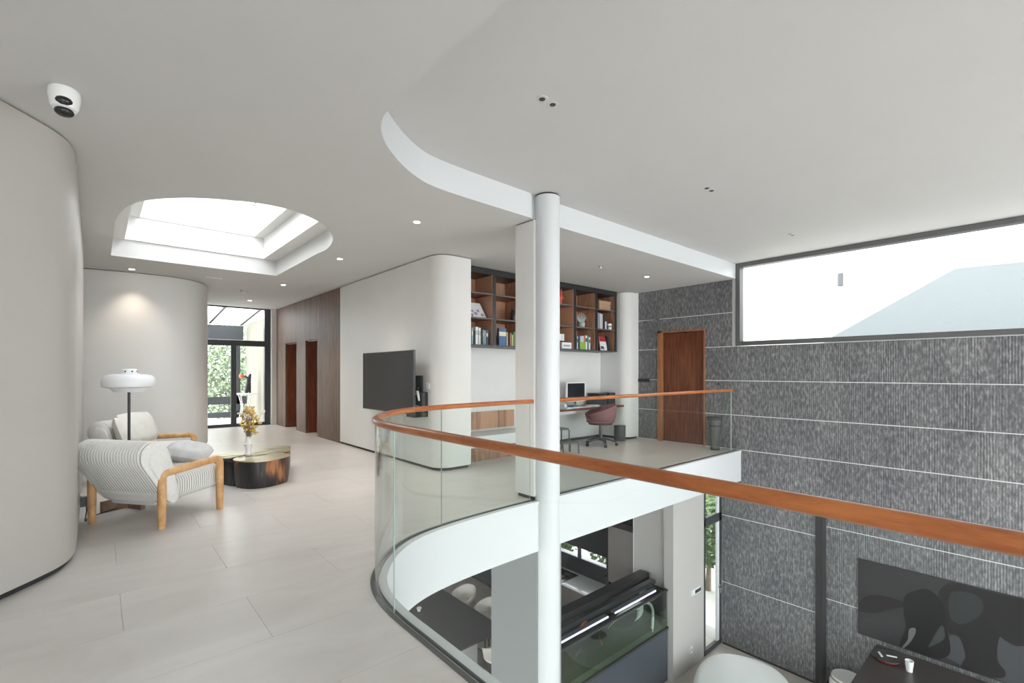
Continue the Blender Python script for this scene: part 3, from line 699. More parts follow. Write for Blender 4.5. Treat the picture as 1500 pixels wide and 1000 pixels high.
for o in bpy.data.objects:
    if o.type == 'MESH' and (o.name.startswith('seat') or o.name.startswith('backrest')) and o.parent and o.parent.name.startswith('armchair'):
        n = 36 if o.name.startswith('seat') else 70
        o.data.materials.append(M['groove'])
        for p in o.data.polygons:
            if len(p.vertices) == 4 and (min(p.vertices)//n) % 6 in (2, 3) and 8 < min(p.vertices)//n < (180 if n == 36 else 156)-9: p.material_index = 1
# floor lamp
t = thing('floor_lamp', 'white floor lamp with a wide mushroom shade and black pole behind the armchair', 'lamp', (.26, 6.55, 0))
for k in range(2):
    a = math.radians(25+90*k); c, s_ = math.cos(a), math.sin(a); w, l = .022, .25
    mb = MB().prism([(c*l-s_*w, s_*l+c*w), (-c*l-s_*w, -s_*l+c*w), (-c*l+s_*w, -s_*l-c*w), (c*l+s_*w, s_*l-c*w)], 0, .115); link('base_board', mb, M['cross'], t)
link('pole', MB().tube([(0, 0, .1), (0, 0, 1.27)], .013, 12), M['black'], t)
link('lamp_shade', MB().lathe([(.125, 1.235), (.14, 1.245), (.165, 1.275), (.205, 1.285), (.228, 1.292), (.232, 1.305), (.232, 1.35), (.222, 1.385), (.195, 1.412), (.15, 1.424), (.07, 1.43), (.068, 1.475), (.06, 1.482), (.0, 1.484)], 48), M['white'], t, smooth=30)
for k in range(4):
    a = math.radians(-120+50*k); link('vent_hole', ball((.067*math.cos(a), .067*math.sin(a), 1.455), .009, 1, 8, 5), M['black'], t)
link('power_cord', MB().tube(spline([(-.1, -.07, .02), (-.28, -.20, .008), (-.33, -.27, .008), (-.345, -.43, .03), (-.335, -.40, .13), (-.36, -.25, .19)], 5), .005, 6), M['black'], t)
t = thing('wall_socket', 'small white socket plate low on the near left wall', 'socket', (-.128, 6.3, .2))
link('plate', B(0, .012, -.06, .06, -.045, .045), M['white'], t, bevel=.003); link('plug', B(.012, .05, -.02, .02, -.02, .02), M['black'], t)
t = tag(link('power_adapter', B(-.06, -.005, 5.98, 6.06, .16, .25), M['darkgrey'], bevel=.006), 'dark grey power adapter plugged in beside the socket on the near left wall', 'adapter')
t.location = (-.06, .12, 0)

# coffee table
t = thing('coffee_table', 'clover-shaped coffee table with bronze top and dark patinated sides', 'table', (1.6, 7.05, 0))
def lobe(cx, cy, rx, ry, rot, n=28, sq=2.6):
    out = []
    for k in range(n):
        a = 2*PI*k/n; c, s_ = math.cos(a), math.sin(a); x = rx*abs(c)**(2/sq)*(1 if c > 0 else -1); y = ry*abs(s_)**(2/sq)*(1 if s_ > 0 else -1)
        out.append((cx+x*math.cos(rot)-y*math.sin(rot), cy+x*math.sin(rot)+y*math.cos(rot)))
    return out
def lobe_body(poly, z0, z1):
    c = (sum(p[0] for p in poly)/len(poly), sum(p[1] for p in poly)/len(poly)); R = []
    for f, k in ((0, .93), (.25, .98), (.6, 1.0), (1, 1.0)):
        R.append([(c[0]+(p[0]-c[0])*k, c[1]+(p[1]-c[1])*k, z0+(z1-z0)*f) for p in poly])
    return MB().rings(R)
lobes = [(.02, -.26, .315, .275, .45, 'front'), (-.27, .19, .235, .19, .9, 'left'), (.22, .14, .26, .22, .7, 'right'), (.40, .50, .20, .16, .9, 'back')]
for (cx, cy, rx, ry, ro, nm), z in zip(lobes, (.332, .334, .336, .318)):
    p = lobe(cx, cy, rx, ry, ro)
    b = link('body', lobe_body(p, 0, z), M['patina'], t, smooth=40)
    link('top_plate', MB().prism(inset(p, -.006), z, z+.014), M['bronze'], t, bevel=.002)
link('inner_block', MB().prism(lobe(-.26, -.03, .10, .20, .3), 0, .30), M['black'], t)
m = MB()
def crack(a, b, w=.007):
    dx, dy = b[0]-a[0], b[1]-a[1]; l = math.hypot(dx, dy); nx, ny = -dy/l*w, dx/l*w
    m.prism([(a[0]+nx, a[1]+ny), (b[0]+nx, b[1]+ny), (b[0]-nx, b[1]-ny), (a[0]-nx, a[1]-ny)], .3465, .3515)
crack((-.44, .08), (-.17, .02)); crack((-.17, .02), (-.22, -.11)); crack((-.22, -.11), (-.03, -.15)); crack((-.03, -.15), (.36, -.02)); crack((.0, .05), (.30, .30))
link('inlay_seam', m, M['black'], t)
# vase and dried flowers
t = thing('vase', 'white ceramic flanged vase standing on the coffee table', 'vase', (1.52, 7.08, .352))
link('body', MB().lathe([(.052, 0), (.05, .006), (.035, .03), (.034, .085), (.045, .12), (.052, .137), (.078, .142), (.078, .148), (.052, .15), (.046, .165), (.034, .21), (.036, .232), (.030, .232), (.028, .2)], 32), M['ceramic'], t, smooth=35)
link('rim', MB().lathe([(.034, .228), (.038, .233), (.034, .237)], 24), M['white'], t)
t = thing('dried_bouquet', 'yellow dried flower bouquet standing in the white vase', 'flowers', (1.52, 7.08, .53))
rnd = random.Random(4); stems = MB(); hd = MB(); hd2 = MB()
for k in range(90):
    a = rnd.uniform(0, 2*PI); r = min(.17, abs(rnd.gauss(0, .075))); h = rnd.uniform(.16, .46)-r*.4
    p1 = (math.cos(a)*r, math.sin(a)*r, h); stems.tube([(math.cos(a)*.012, math.sin(a)*.012, 0), (p1[0]*.45, p1[1]*.45, h*.6), p1], .0022, 5)
    tgt = hd if rnd.random() < .65 else hd2
    for q in range(4):
        c = Vector(p1)+Vector((rnd.gauss(0, .014), rnd.gauss(0, .014), rnd.gauss(0, .014))); rr = rnd.uniform(.008, .017)
        tgt.lathe([(.001, -rr), (rr, -rr*.2), (rr*.7, rr*.7), (.001, rr)], 6, c)
link('stems', stems, M['stem'], t, kind='stuff'); link('flower_heads', hd, M['dried'], t, kind='stuff'); link('pale_flower_heads', hd2, M['driedpale'], t, kind='stuff')

# outdoor sculpture on stand, seen through the sliding door
t = thing('pedestal_table', 'thin white pedestal table on the balcony behind the glass door', 'table', (3.25, 15.55, 0))
link('top', MB().lathe([(.30, .80), (.31, .81), (.31, .825), (.3, .83)], 32), M['white'], t)
for k in range(4):
    a = PI/4+k*PI/2; link('leg', MB().tube([(math.cos(a)*.2, math.sin(a)*.2, .8), (math.cos(a)*.10, math.sin(a)*.10, .45), (math.cos(a)*.2, math.sin(a)*.2, 0)], .012, 8), M['white'], t)
t = thing('figurine', 'black and orange figurine on the balcony pedestal table', 'sculpture', (3.25, 15.55, .83))
link('figure_body', MB().tube([(.03, 0, 0), (.07, 0, .2), (.10, 0, .4), (.14, 0, .56)], [.05, .07, .06, .03], 10).tube([(.13, 0, 0), (.13, 0, .3), (.10, 0, .42)], [.03, .03, .03], 8).tube([(.1, 0, .42), (0, 0, .5), (-.06, 0, .46)], .025, 8), M['black'], t, smooth=50)
link('orange_head', ball((-.09, 0, .50), .07, 1.1), M['orange'], t, smooth=60); link('green_cap', ball((-.08, 0, .585), .045, .8), flat('teal_cap', (.05, .35, .28)), t, smooth=60)

# ------------------------------------------------------------------ wall television and console
t = thing('wall_television', 'large black television on the white wall beside the walnut boards', 'television', (3.48, 7.03, 1.295))
link('screen_panel', B(0, .03, -.875, .875, -.477, .477), M['screen'], t, bevel=.004)
link('bezel', MB().box(-.004, .0, -.875, .875, .468, .477).box(-.004, 0, -.875, .875, -.477, -.462).box(-.004, 0, -.875, -.867, -.477, .477).box(-.004, 0, .867, .875, -.477, .477), M['darkgrey'], t)
link('rear_housing', B(.03, .075, -.6, .6, -.36, .2), M['black'], t, bevel=.01)
link('wall_arm', MB().tube([(.05, -.5, -.1), (.16, -.75, -.1), (.235, -.6, -.1)], .02, 8).box(.20, .235, -.75, -.4, -.35, .1), M['darkgrey'], t)
t = thing('game_console', 'black game console box hung on the wall right of the television', 'console', (3.66, 6.21, .98))
link('case', B(-.02, .05, -.07, .07, -.20, .17), M['black'], t, bevel=.01); link('side_fin', B(-.035, -.02, -.06, .04, -.19, .16), M['darkgrey'], t)
t = thing('game_controller', 'white game controller hanging beside the black console', 'controller', (3.60, 6.24, 1.10))
link('grip', MB().tube([(0, -.03, -.08), (-.01, -.02, 0), (0, .02, .05), (0, .06, .05), (-.01, .09, 0)], [.014, .022, .025, .022, .014], 10), M['white'], t, smooth=60); link('stick', ball((-.025, .02, .05), .01, 1, 8, 5), M['black'], t)
t = thing('set_top_box', 'small black box under the right corner of the wall television', 'box', (3.62, 6.42, .80))
link('case', B(-.05, .09, -.12, .12, -.03, .03), M['black'], t, bevel=.005); link('shelf_bracket', B(-.05, .09, -.12, .12, -.036, -.03), M['darkgrey'], t)
t = thing('light_switch', 'white light switch on the wall above the game console', 'switch', (3.709, 6.13, 1.24))
link('plate', B(-.01, 0, -.045, .045, -.045, .045), M['white'], t, bevel=.003); link('rocker', B(-.014, -.01, -.03, .03, -.03, .03), M['ceramic'], t)

# ------------------------------------------------------------------ bookcase
bc = thing('wall_bookcase', 'long wall-hung bookcase of brown wood with black frame under the ceiling', 'bookcase', (4.30, 6.2, 1.87))
X0 = 4.30
def bx(a, b, c, d, e, f): return B(a-X0, b-X0, c-6.2, d-6.2, e-1.87, f-1.87)
divs = [4.36, 5.035, 5.72, 6.40, 7.075, 7.735, 8.385]
link('top_panel', bx(4.30, 8.42, 6.2, 6.715, 3.07, 3.165), M['black'], bc); link('bottom_panel', bx(4.30, 8.42, 6.2, 6.715, 1.875, 1.90), M['darkgrey'], bc)
for i, x in enumerate(divs):
    link('divider', bx(x-.032, x+.032, 6.2, 6.715, 1.90, 3.07), M['black'], bc)
for i, (a, b) in enumerate(zip(divs, divs[1:])):
    a += .032; b -= .032; w = (b-a)/5
    for k in range(5): link('back_board', bx(a+k*w+.001, a+(k+1)*w-.001, 6.69, 6.715, 1.90, 3.07), M['shelfwood'], bc)
    link('side_lining', bx(a, a+.008, 6.215, 6.69, 1.90, 3.07), M['shelfwood'], bc); link('side_lining', bx(b-.008, b, 6.215, 6.69, 1.90, 3.07), M['shelfwood'], bc)
    for z in (2.325, 2.735):
        s_ = link('shelf', bx(a, b, 6.21, 6.69, z, z+.02), M['deskwood'], bc); link('shelf_edge', bx(a, b, 6.2, 6.21, z-.002, z+.022), M['frame2'], s_)
def book(x, z, w, h, d, col, label, tilt=0, y=6.27, group=None, band=None):
    t = thing('book', label, 'book', (x, y, z), 0, group)
    cv = flat('cover_%02d_%02d_%02d' % tuple(int(c*99) for c in col), col)
    link('cover', MB().box(0, .003, 0, d, 0, h).box(w-.003, w, 0, d, 0, h).box(0, w, 0, .003, 0, h), cv, t)
    link('pages', B(.003, w-.003, .003, d-.004, .003, h-.004), flat('paper', (.75, .72, .64)), t)
    if band: link('spine_label', B(.002, w-.002, -.0008, 0, h*.55, h*.8), flat('cover_%02d_%02d_%02d' % tuple(int(c*99) for c in band), band), t)
    t.rotation_euler = (0, tilt, 0); return t
zb, zm, zt = 1.902, 2.347, 2.757
wht, teal, blk, nav = (.78, .8, .8), (.20, .36, .38), (.03, .035, .04), (.05, .10, .18)
seq = [(teal, .05, .24, 'teal-grey'), (wht, .022, .26, 'thin white'), (teal, .04, .27, 'tall teal'), (blk, .03, .22, 'black'), (wht, .06, .29, 'thick white'), (wht, .045, .28, 'tall white'), (blk, .03, .26, 'tall black'), (teal, .035, .25, 'grey-green'), (wht, .018, .24, 'slim white'), (nav, .05, .25, 'navy'), (blk, .03, .21, 'short black'), ((.4, .42, .45), .025, .24, 'grey')]
x = 4.52
for c, w, h, nm in seq:
    book(x, zb, w, h, .2, c, nm+' book in the left bay, bottom shelf of the bookcase', group='books in the left bay', band=(.5, .5, .5) if c != blk else None); x += w+.006
seq = [((.08, .17, .33), .16, .30, 'large blue, facing out'), ((.6, .5, .35), .03, .24, 'tan'), (blk, .03, .22, 'black'), ((.45, .22, .12), .035, .23, 'rust-brown'), ((.7, .62, .3), .03, .20, 'yellow'), ((.15, .3, .15), .035, .25, 'green'), ((.3, .1, .08), .03, .24, 'dark red'), ((.6, .6, .55), .03, .22, 'pale')]
x = 5.19
for c, w, h, nm in seq:
    book(x, zb, w, h, .05 if w > .1 else .18, c, nm+' book in the second bay, bottom shelf', group='books in the second bay', band=(.75, .72, .5) if w > .1 else None); x += w+.01
seq = [(wht, .035, .27, 'white'), (blk, .02, .25, 'slim black'), (wht, .03, .26, 'thin white'), (nav, .045, .27, 'navy'), ((.55, .62, .66), .11, .27, 'large pale blue, facing out'), ((.75, .22, .08), .03, .27, 'orange'), (wht, .05, .29, 'tall white'), (teal, .03, .28, 'teal'), (wht, .045, .26, 'white square')]
x = 7.13
for c, w, h, nm in seq:
    book(x, zb, w, h, .05 if w > .1 else .2, c, nm+' book in the bay second from the stone wall', group='books in the fifth bay', band=(.1, .12, .15) if c == wht else None); x += w+.012
g = tag(link('picture_card', MB().prism([(0, 0), (.17, 0), (.17, .01), (0, .01)], 0, .15), flat('lime_card', (.28, .46, .08)), loc=(7.28, 6.25, zb)), 'lime green card standing before the books, second bay from the stone wall', 'card')
# magazine on stand, left bay middle
t = thing('leaning_picture', 'white and purple picture leaning in the left bay, middle shelf', 'picture', (4.62, 6.34, zm), 0)
link('board', MB().add([(0, 0, 0), (.36, 0, 0), (.30, .12, .27), (0, .12, .27), (0, .012, 0), (.36, .012, 0), (.30, .132, .27), (0, .132, .27)], [(0, 1, 2, 3), (7, 6, 5, 4), (0, 4, 5, 1), (1, 5, 6, 2), (2, 6, 7, 3), (3, 7, 4, 0)]), M['white'], t)
m = MB()
for (a, b, r) in ((.08, .45, .03), (.14, .3, .04), (.2, .5, .03), (.27, .25, .03), (.06, .2, .025)):
    m.box(a-r*.6, a+r*.7, b*.12-.012, b*.12-.008, b*.27-r*.5, b*.27+r*.5); m.box(a+r*.2, a+r, b*.12-.0125, b*.12-.008, b*.27-r*1.1, b*.27)
link('purple_print', m, flat('violet_print', (.30, .22, .42)), t)
t = thing('dark_jar', 'dark jar in the second bay, middle shelf', 'jar', (5.60, 6.36, zm))
link('body', MB().lathe([(.05, 0), (.06, .02), (.06, .16), (.04, .19)], 20), flat('dark_jar', (.05, .03, .03), .3), t, smooth=40); link('lid', MB().lathe([(.045, .19), (.045, .21)], 20), M['black'], t)
t = thing('red_figure', 'red-orange winged figure in the fourth bay, top shelf', 'figurine', (6.80, 6.33, zt))
link('figure', MB().tube([(0, 0, .02), (0, 0, .12), (0, 0, .22), (.02, 0, .30)], [.02, .03, .025, .01], 10).tube([(-.05, 0, .12), (0, 0, .16), (.12, 0, .13)], [.01, .03, .008], 8), flat('red_orange', (.72, .10, .05), .4), t, smooth=50)
link('plinth', B(-.05, .05, -.03, .03, 0, .025), M['frame_wood'], t)
t = thing('sign_block', 'white lettered sign block in the fourth bay, bottom shelf', 'sign', (6.74, 6.24, zb))
link('block', B(0, .27, 0, .04, 0, .12), M['white'], t); link('lettering', B(.04, .23, -.002, 0, .04, .075), flat('grey_print', (.35, .4, .42)), t)
t = thing('mini_frames', 'white triple frame above the sign block in the fourth bay', 'frame', (6.72, 6.36, zb))
link('easel', MB().tube([(.06, 0, 0), (.06, .0, .2)], .006, 6).tube([(.12, .04, 0), (.12, .0, .2)], .006, 6), M['stem'], t); link('frame', B(0, .20, -.01, .01, .16, .29), M['white'], t)
for k in range(2): link('mullion', B(.062+k*.068, .070+k*.068, -.012, -.01, .165, .285), flat('grey_print', (.35, .4, .42)), t)
t = thing('coral_hand', 'pale hand-shaped coral in the fifth bay, middle shelf', 'ornament', (7.38, 6.30, zm))
m = MB().lathe([(.05, 0), (.065, .03), (.07, .09), (.05, .11)], 14)
for k in range(7):
    a = (k-3)*.36; m.tube([(math.sin(a)*.03, 0, .08), (math.sin(a)*.11, .01, .16), (math.sin(a)*.17, 0, .16+.14*math.cos(a))], [.016, .013, .007], 7)
link('fingers', m, flat('pale_teal', (.42, .5, .48), .6), t, smooth=50); link('foot', B(-.05, .05, -.04, .04, 0, .012), M['black'], t)
t = thing('wooden_box', 'light tan wooden box in the right end bay, top shelf', 'box', (7.90, 6.26, zt))
link('case', B(0, .38, 0, .22, .0, .16), flat('tan_wood', (.50, .33, .20)), t, bevel=.003); link('lid', B(-.003, .383, -.003, .223, .16, .19), flat('tan_wood', (.50, .33, .20)), t); link('slat_line', MB().box(.02, .36, -.001, 0, .05, .056).box(.02, .36, -.001, 0, .1, .106), flat('grey_brown', (.30, .2, .13)), t)
book(7.80, zt, .03, .2, .18, (.12, .06, .1), 'dark purple book beside the tan wooden box')
for k, (a, w, h, c, nm) in enumerate([(7.86, .05, .34, (.36, .36, .42), 'grey-violet'), (7.93, .045, .33, wht, 'tall white'), (7.985, .04, .32, wht, 'white'), (8.04, .06, .31, blk, 'black'), (8.11, .05, .17, wht, 'short white')]):
    book(a, zm, w, h, .18, c, nm+' book in the right end bay, middle shelf', group='books in the right end bay')
t = thing('mug', 'white mug with dark emblem in the right end bay, middle shelf', 'mug', (8.24, 6.26, zm))
link('cup', MB().lathe([(.04, 0), (.045, .01), (.05, .13), (.046, .13), (.042, .02), (.0, .015)], 24), M['ceramic'], t, smooth=40); link('emblem', MB().lathe([(.0455, .05), (.0515, .05), (.0515, .09), (.0475, .09)], 24), flat('emblem_green', (.25, .33, .28)), t)
t = thing('magazine', 'red and white magazine leaning in the right end bay, bottom shelf', 'magazine', (7.93, 6.25, zb), 0)
link('cover', MB().add([(0, 0, 0), (.22, 0, 0), (.28, .08, .30), (.05, .08, .30), (0, .01, 0), (.22, .01, 0), (.28, .09, .30), (.05, .09, .30)], [(0, 1, 2, 3), (7, 6, 5, 4), (0, 4, 5, 1), (1, 5, 6, 2), (2, 6, 7, 3), (3, 7, 4, 0)]), M['white'], t)
link('red_band', MB().add([(.034, .048, .19), (.256, .048, .19), (.28, .078, .30), (.05, .078, .30)], [(0, 1, 2, 3)]), flat('magazine_red', (.45, .03, .05)), t)
link('figure_print', MB().add([(.02, .006, .03), (.14, .006, .03), (.12, .022, .09), (.03, .022, .09)], [(0, 1, 2, 3)]), M['darkgrey'], t)
for a, w, h, c, nm in [(8.17, .03, .31, blk, 'black'), (8.21, .04, .28, (.05, .06, .09), 'blue-black'), (7.83, .03, .22, wht, 'white')]:
    book(a, zb, w, h, .2, c, nm+' book beside the red and white magazine')

# built-in bench left of the pier
t = thing('built_in_bench', 'built-in bench with wooden back panel and white seat left of the column', 'bench', (5.3, 6.15, 0))
link('base', B(-1.0, .60, .02, .55, 0, .22), M['shelfwood'], t); link('seat', B(-1.0, .60, 0, .55, .22, .40), M['pad'], t, bevel=.012)
for k in range(8): link('back_board', B(-1.0+.2*k, -1.0+.2*k+.198, .53, .56, .44, .745), M['shelfwood'], t)

# ------------------------------------------------------------------ study
t = thing('desk', 'dark red-brown floating desk along the back wall with slab leg', 'desk', (7.5, 6.4, 0))
link('desktop', B(-1.10, 1.00, -.33, .30, .70, .742), M['deskwood'], t, bevel=.004); link('side_panel', B(-1.10, -1.06, -.30, -.14, 0, .70), M['deskwood'], t); link('drawer_box', B(-.9, -.35, -.15, .28, .62, .70), M['pad'], t)
t = thing('computer', 'white-framed computer screen on the desk behind the handrail', 'computer', (7.38, 6.45, .742), math.radians(-6))
link('display', B(-.27, .27, -.01, .02, .10, .50), M['white'], t, bevel=.006); link('screen', B(-.235, .235, -.013, -.01, .14, .475), flat('dark_screen', (.02, .025, .03), .15), t)
link('stand', MB().box(-.03, .03, .02, .035, .0, .2).box(-.12, .12, -.06, .08, 0, .008), M['chrome'], t)
t = thing('keyboard', 'pale keyboard in front of the computer screen', 'keyboard', (7.32, 6.22, .742)); link('base', B(-.2, .2, -.06, .06, 0, .012), M['white'], t, bevel=.003)
m = MB()
for r_ in range(4):
    for c_ in range(13): m.box(-.19+c_*.029, -.19+c_*.029+.024, -.05+r_*.026, -.05+r_*.026+.021, .012, .016)
link('keys', m, flat('key_grey', (.5, .52, .53)), t)
for k, (x, lab) in enumerate([(7.93, 'left black lidded storage box on the desk'), (8.28, 'right black lidded storage box on the desk, next to the wall end')]):
    t = thing('storage_box', lab, 'box', (x, 6.30, .742), math.radians(4), 'black storage boxes on the desk')
    link('case', B(0, .31, 0, .28, 0, .20), flat('box_slate', (.06, .08, .10), .4), t, bevel=.006); link('lid', B(-.006, .316, -.006, .286, .20, .255), M['black'], t, bevel=.012)
    for q in range(5): link('fin', B(.03+q*.06, .045+q*.06, -.006, 0, .02, .18), M['black'], t)
papers = [(6.72, 6.20, .22, .30, .2, (.55, .62, .64), 'pale blue paper sheets near the left end of the desk'), (6.98, 6.26, .3, .22, -.3, (.8, .83, .84), 'white paper stack left of the keyboard'), (7.65, 6.22, .25, .2, .3, (.7, .76, .78), 'white papers right of the keyboard'), (6.95, 6.14, .2, .12, .1, (.10, .16, .2), 'dark notebook among the papers')]
for i, (x, y, w, d, rz, c, lab) in enumerate(papers):
    o = tag(link('paper_stack', MB().box(-w/2, w/2, -d/2, d/2, 0, .015).box(-w/2+.02, w/2+.01, -d/2+.01, d/2+.01, .016, .03), flat('paper_%d' % i, c), loc=(x, y, .7425+(.031 if i == 3 else 0)), rot=(0, 0, rz)), lab, 'papers')
t = thing('desk_lamp', 'slim black desk lamp with a flat head at the left end of the desk', 'lamp', (6.58, 6.5, .742))
link('base', MB().lathe([(.06, 0), (.06, .012)], 20), M['black'], t); link('stem', MB().tube([(0, 0, .01), (0, 0, .42)], .006, 8), M['chrome'], t); link('lamp_head', B(-.05, .28, -.02, .02, .415, .435), M['black'], t)
t = thing('glass_tumbler', 'clear tumbler on the left end of the desk', 'glass', (6.68, 6.12, .742)); link('cup', MB().lathe([(.03, 0), (.036, .1), (.033, .1), (.028, .006)], 16), flat('pale_glass', (.6, .68, .68), .15), t); link('rim', MB().lathe([(.033, .098), (.037, .1), (.033, .102)], 16), M['white'], t)
# swivel chair
t = thing('swivel_chair', 'dusty rose tub swivel chair at the desk', 'chair', (7.48, 5.90, 0), math.radians(145))
R = []
for i in range(41):
    th = math.radians(-150+300*i/40)+PI; back = (1+math.cos(math.radians(-150+300*i/40)))/2
    top = .60+.22*back**.8; 
    ring_ = []
    for (r, z) in [(.20, .43), (.27, .48), (.30, .56), (.315, top-.01), (.305, top), (.295, top-.01), (.275, .56), (.245, .49), (.19, .455)]:
        ring_.append((r*math.cos(th), r*math.sin(th), z))
    R.append(ring_)
link('shell', MB().rings(R), M['rose'], t, smooth=50)
link('seat', MB().lathe([(.12, .415), (.22, .43), (.275, .47), (.27, .50), (.2, .515), (0, .515)], 32), M['rose'], t, smooth=50)
link('seat_rim', MB().lathe([(.19, .415), (.235, .42), (.235, .435), (.19, .43)], 32), M['black'], t)
link('pedestal', MB().lathe([(.028, .10), (.028, .41), (.06, .42)], 16), M['darkgrey'], t, smooth=40)
for k in range(5):
    a = 2*PI*k/5+.35; l = link('leg', MB().tube([(0, 0, .135), (math.cos(a)*.16, math.sin(a)*.16, .12), (math.cos(a)*.31, math.sin(a)*.31, .075)], [.028, .022, .014], 8, .8), M['darkgrey'], t, smooth=50)
    cx, cy = math.cos(a)*.31, math.sin(a)*.31
    link('caster', MB().tube([(cx-.02*math.sin(a), cy+.02*math.cos(a), .03), (cx+.02*math.sin(a), cy-.02*math.cos(a), .03)], .03, 14), M['black'], l)
t = thing('waste_bin', 'dark grey cylindrical waste bin against the white wall end', 'bin', (8.32, 6.05, 0))
link('body', MB().lathe([(.115, 0), (.12, .01), (.12, .31), (.112, .31), (.108, .02), (.0, .015)], 32), M['darkgrey'], t, smooth=40); link('rim', MB().lathe([(.112, .305), (.124, .305), (.124, .318), (.112, .318)], 32), M['black'], t)
# step stool
t = thing('step_stool', 'small sage metal two-step stool beside the column', 'stool', (6.28, 5.72, 0), math.radians(-8))
def stepping(z, y0, y1, w):
    for s in (-1, 1): link('leg_frame', MB().tube([(s*w, y0, 0), (s*w, y0+.005, z-.04), (s*w, y0+.03, z-.012), (s*w, y1-.03, z-.012), (s*w, y1-.005, z-.04), (s*w, y1, 0)], .013, 8), M['sage'], t)
    link('tread', MB().box(-w, w, y0+.01, y1-.01, z-.022, z+.008), M['sage'], t, bevel=.004)
stepping(.21, -.14, .10, .18); stepping(.42, .11, .34, .17)

# on the stone wall
t = thing('intercom', 'small black horizontal intercom bar on the stone wall left of the timber door', 'intercom', (8.93, 5.86, 1.265))
link('body', B(-.03, 0, -.13, .13, -.035, .035), M['black'], t, bevel=.005); link('display', B(-.032, -.03, -.11, -.02, -.02, .02), M['screen'], t)
t = thing('round_thermostat', 'small round knob on the stone wall right of the timber door', 'thermostat', (8.93, 4.214, 1.222), 0)
link('dial', MB().tube([(0, 0, 0), (-.02, 0, 0)], .035, 20), M['frame2'], t); link('centre', MB().tube([(-.02, 0, 0), (-.024, 0, 0)], .015, 14), M['black'], t)
t = thing('umbrella_stand', 'tapered dark wire stand behind the end of the straight glass balustrade', 'stand', (8.66, 4.16, 0))
for k in range(16):
    a = 2*PI*k/16; link('wire', MB().tube([(math.cos(a)*.075, math.sin(a)*.075, .01), (math.cos(a)*.08, math.sin(a)*.08, .2), (math.cos(a)*.125, math.sin(a)*.125, .60)], .005, 5), M['sage'], t)
for r_, z in ((.077, .015), (.10, .45), (.127, .605)): link('hoop', MB().lathe([(r_-.006, z-.012), (r_+.006, z-.012), (r_+.006, z+.012), (r_-.006, z+.012)], 24), M['black'], t)
link('inner_liner', MB().lathe([(.065, .02), (.07, .2), (.11, .56)], 20), M['gbrown'], t)

# ------------------------------------------------------------------ ground floor furniture
# bar table and stools
t = thing('high_dining_table', 'long charcoal high table on the ground floor seen under the curved slab', 'table', (4.55, 7.1, GF))
tp = [(-.50, -1.06), (-.42, -1.12), (.30, -1.12), (.44, -1.02), (.53, -.80), (.53, 1.3), (-.5, 1.3)]
link('tabletop', MB().prism(tp, .865, .90), M['tabletop'], t, bevel=.006); 
link('pedestal', B(-.35, .2, -.8, -.2, 0, .865), M['pad'], t); link('pedestal', B(-.35, .2, .5, 1.1, 0, .865), M['pad'], t)
def bar_stool(label, x, y, rz):
    t = thing('bar_stool', label, 'stool', (x, y, GF), rz, 'cream shell bar stools at the high table')
    R = []
    for i in range(31):
        d = -115+230*i/30; th = math.radians(d)+PI; back = (1+math.cos(math.radians(d)))/2; top = .82+.20*back
        R.append([(r*math.cos(th), r*math.sin(th), z) for r, z in [(.17, .70), (.24, .75), (.26, top-.01), (.25, top), (.235, top-.01), (.21, .76), (.15, .72)]])
    link('shell', MB().rings(R), flat('cream_shell', (.62, .585, .54), .6), t, smooth=50); link('seat', MB().lathe([(.18, .68), (.235, .71), (.23, .75), (0, .76)], 28), flat('cream_shell', (.62, .585, .54), .6), t, smooth=50)
    for sx in (-1, 1):
        for sy in (-1, 1): link('leg', MB().tube([(sx*.13, sy*.13, .69), (sx*.20, sy*.19, 0)], .012, 8), M['darkgrey'], t)
    link('footrest', MB().tube([(-.18, -.17, .25), (.18, -.17, .25), (.18, .17, .25), (-.18, .17, .25), (-.18, -.17, .25)], .009, 8), M['darkgrey'], t)
    return t
bar_stool('cream bar stool farther along the right side of the charcoal table', 5.24, 7.42, PI)
bar_stool('cream bar stool nearer the grey pier on the right side of the table', 5.26, 6.70, PI)
bar_stool('cream bar stool at the near corner end of the charcoal table', 4.72, 5.72, PI/2)
t = thing('cup', 'small pale cup on the far left of the charcoal table', 'cup', (4.30, 7.42, GF+.90)); link('bowl', MB().lathe([(.025, 0), (.045, .06), (.04, .06), (.02, .01)], 16), M['ceramic'], t); link('foot', MB().lathe([(.02, 0), (.022, .006)], 12), M['ceramic'], t)
t = thing('tall_cabinet', 'row of dark tall cabinets far behind the cream bar stools', 'cabinet', (7.04, 8.6, GF))
for k in range(5): link('cabinet_door', B(0, .02, .01+.62*k, .01+.62*k+.612, .08, 2.4), M['cabinet'], t); link('door_pull', B(-.012, 0, .04+.62*k, .055+.62*k, .3, 2.2), M['pad'], t)
link('carcass', B(.02, .59, 0, 3.1, 0, 2.45), M['kblack'], t)

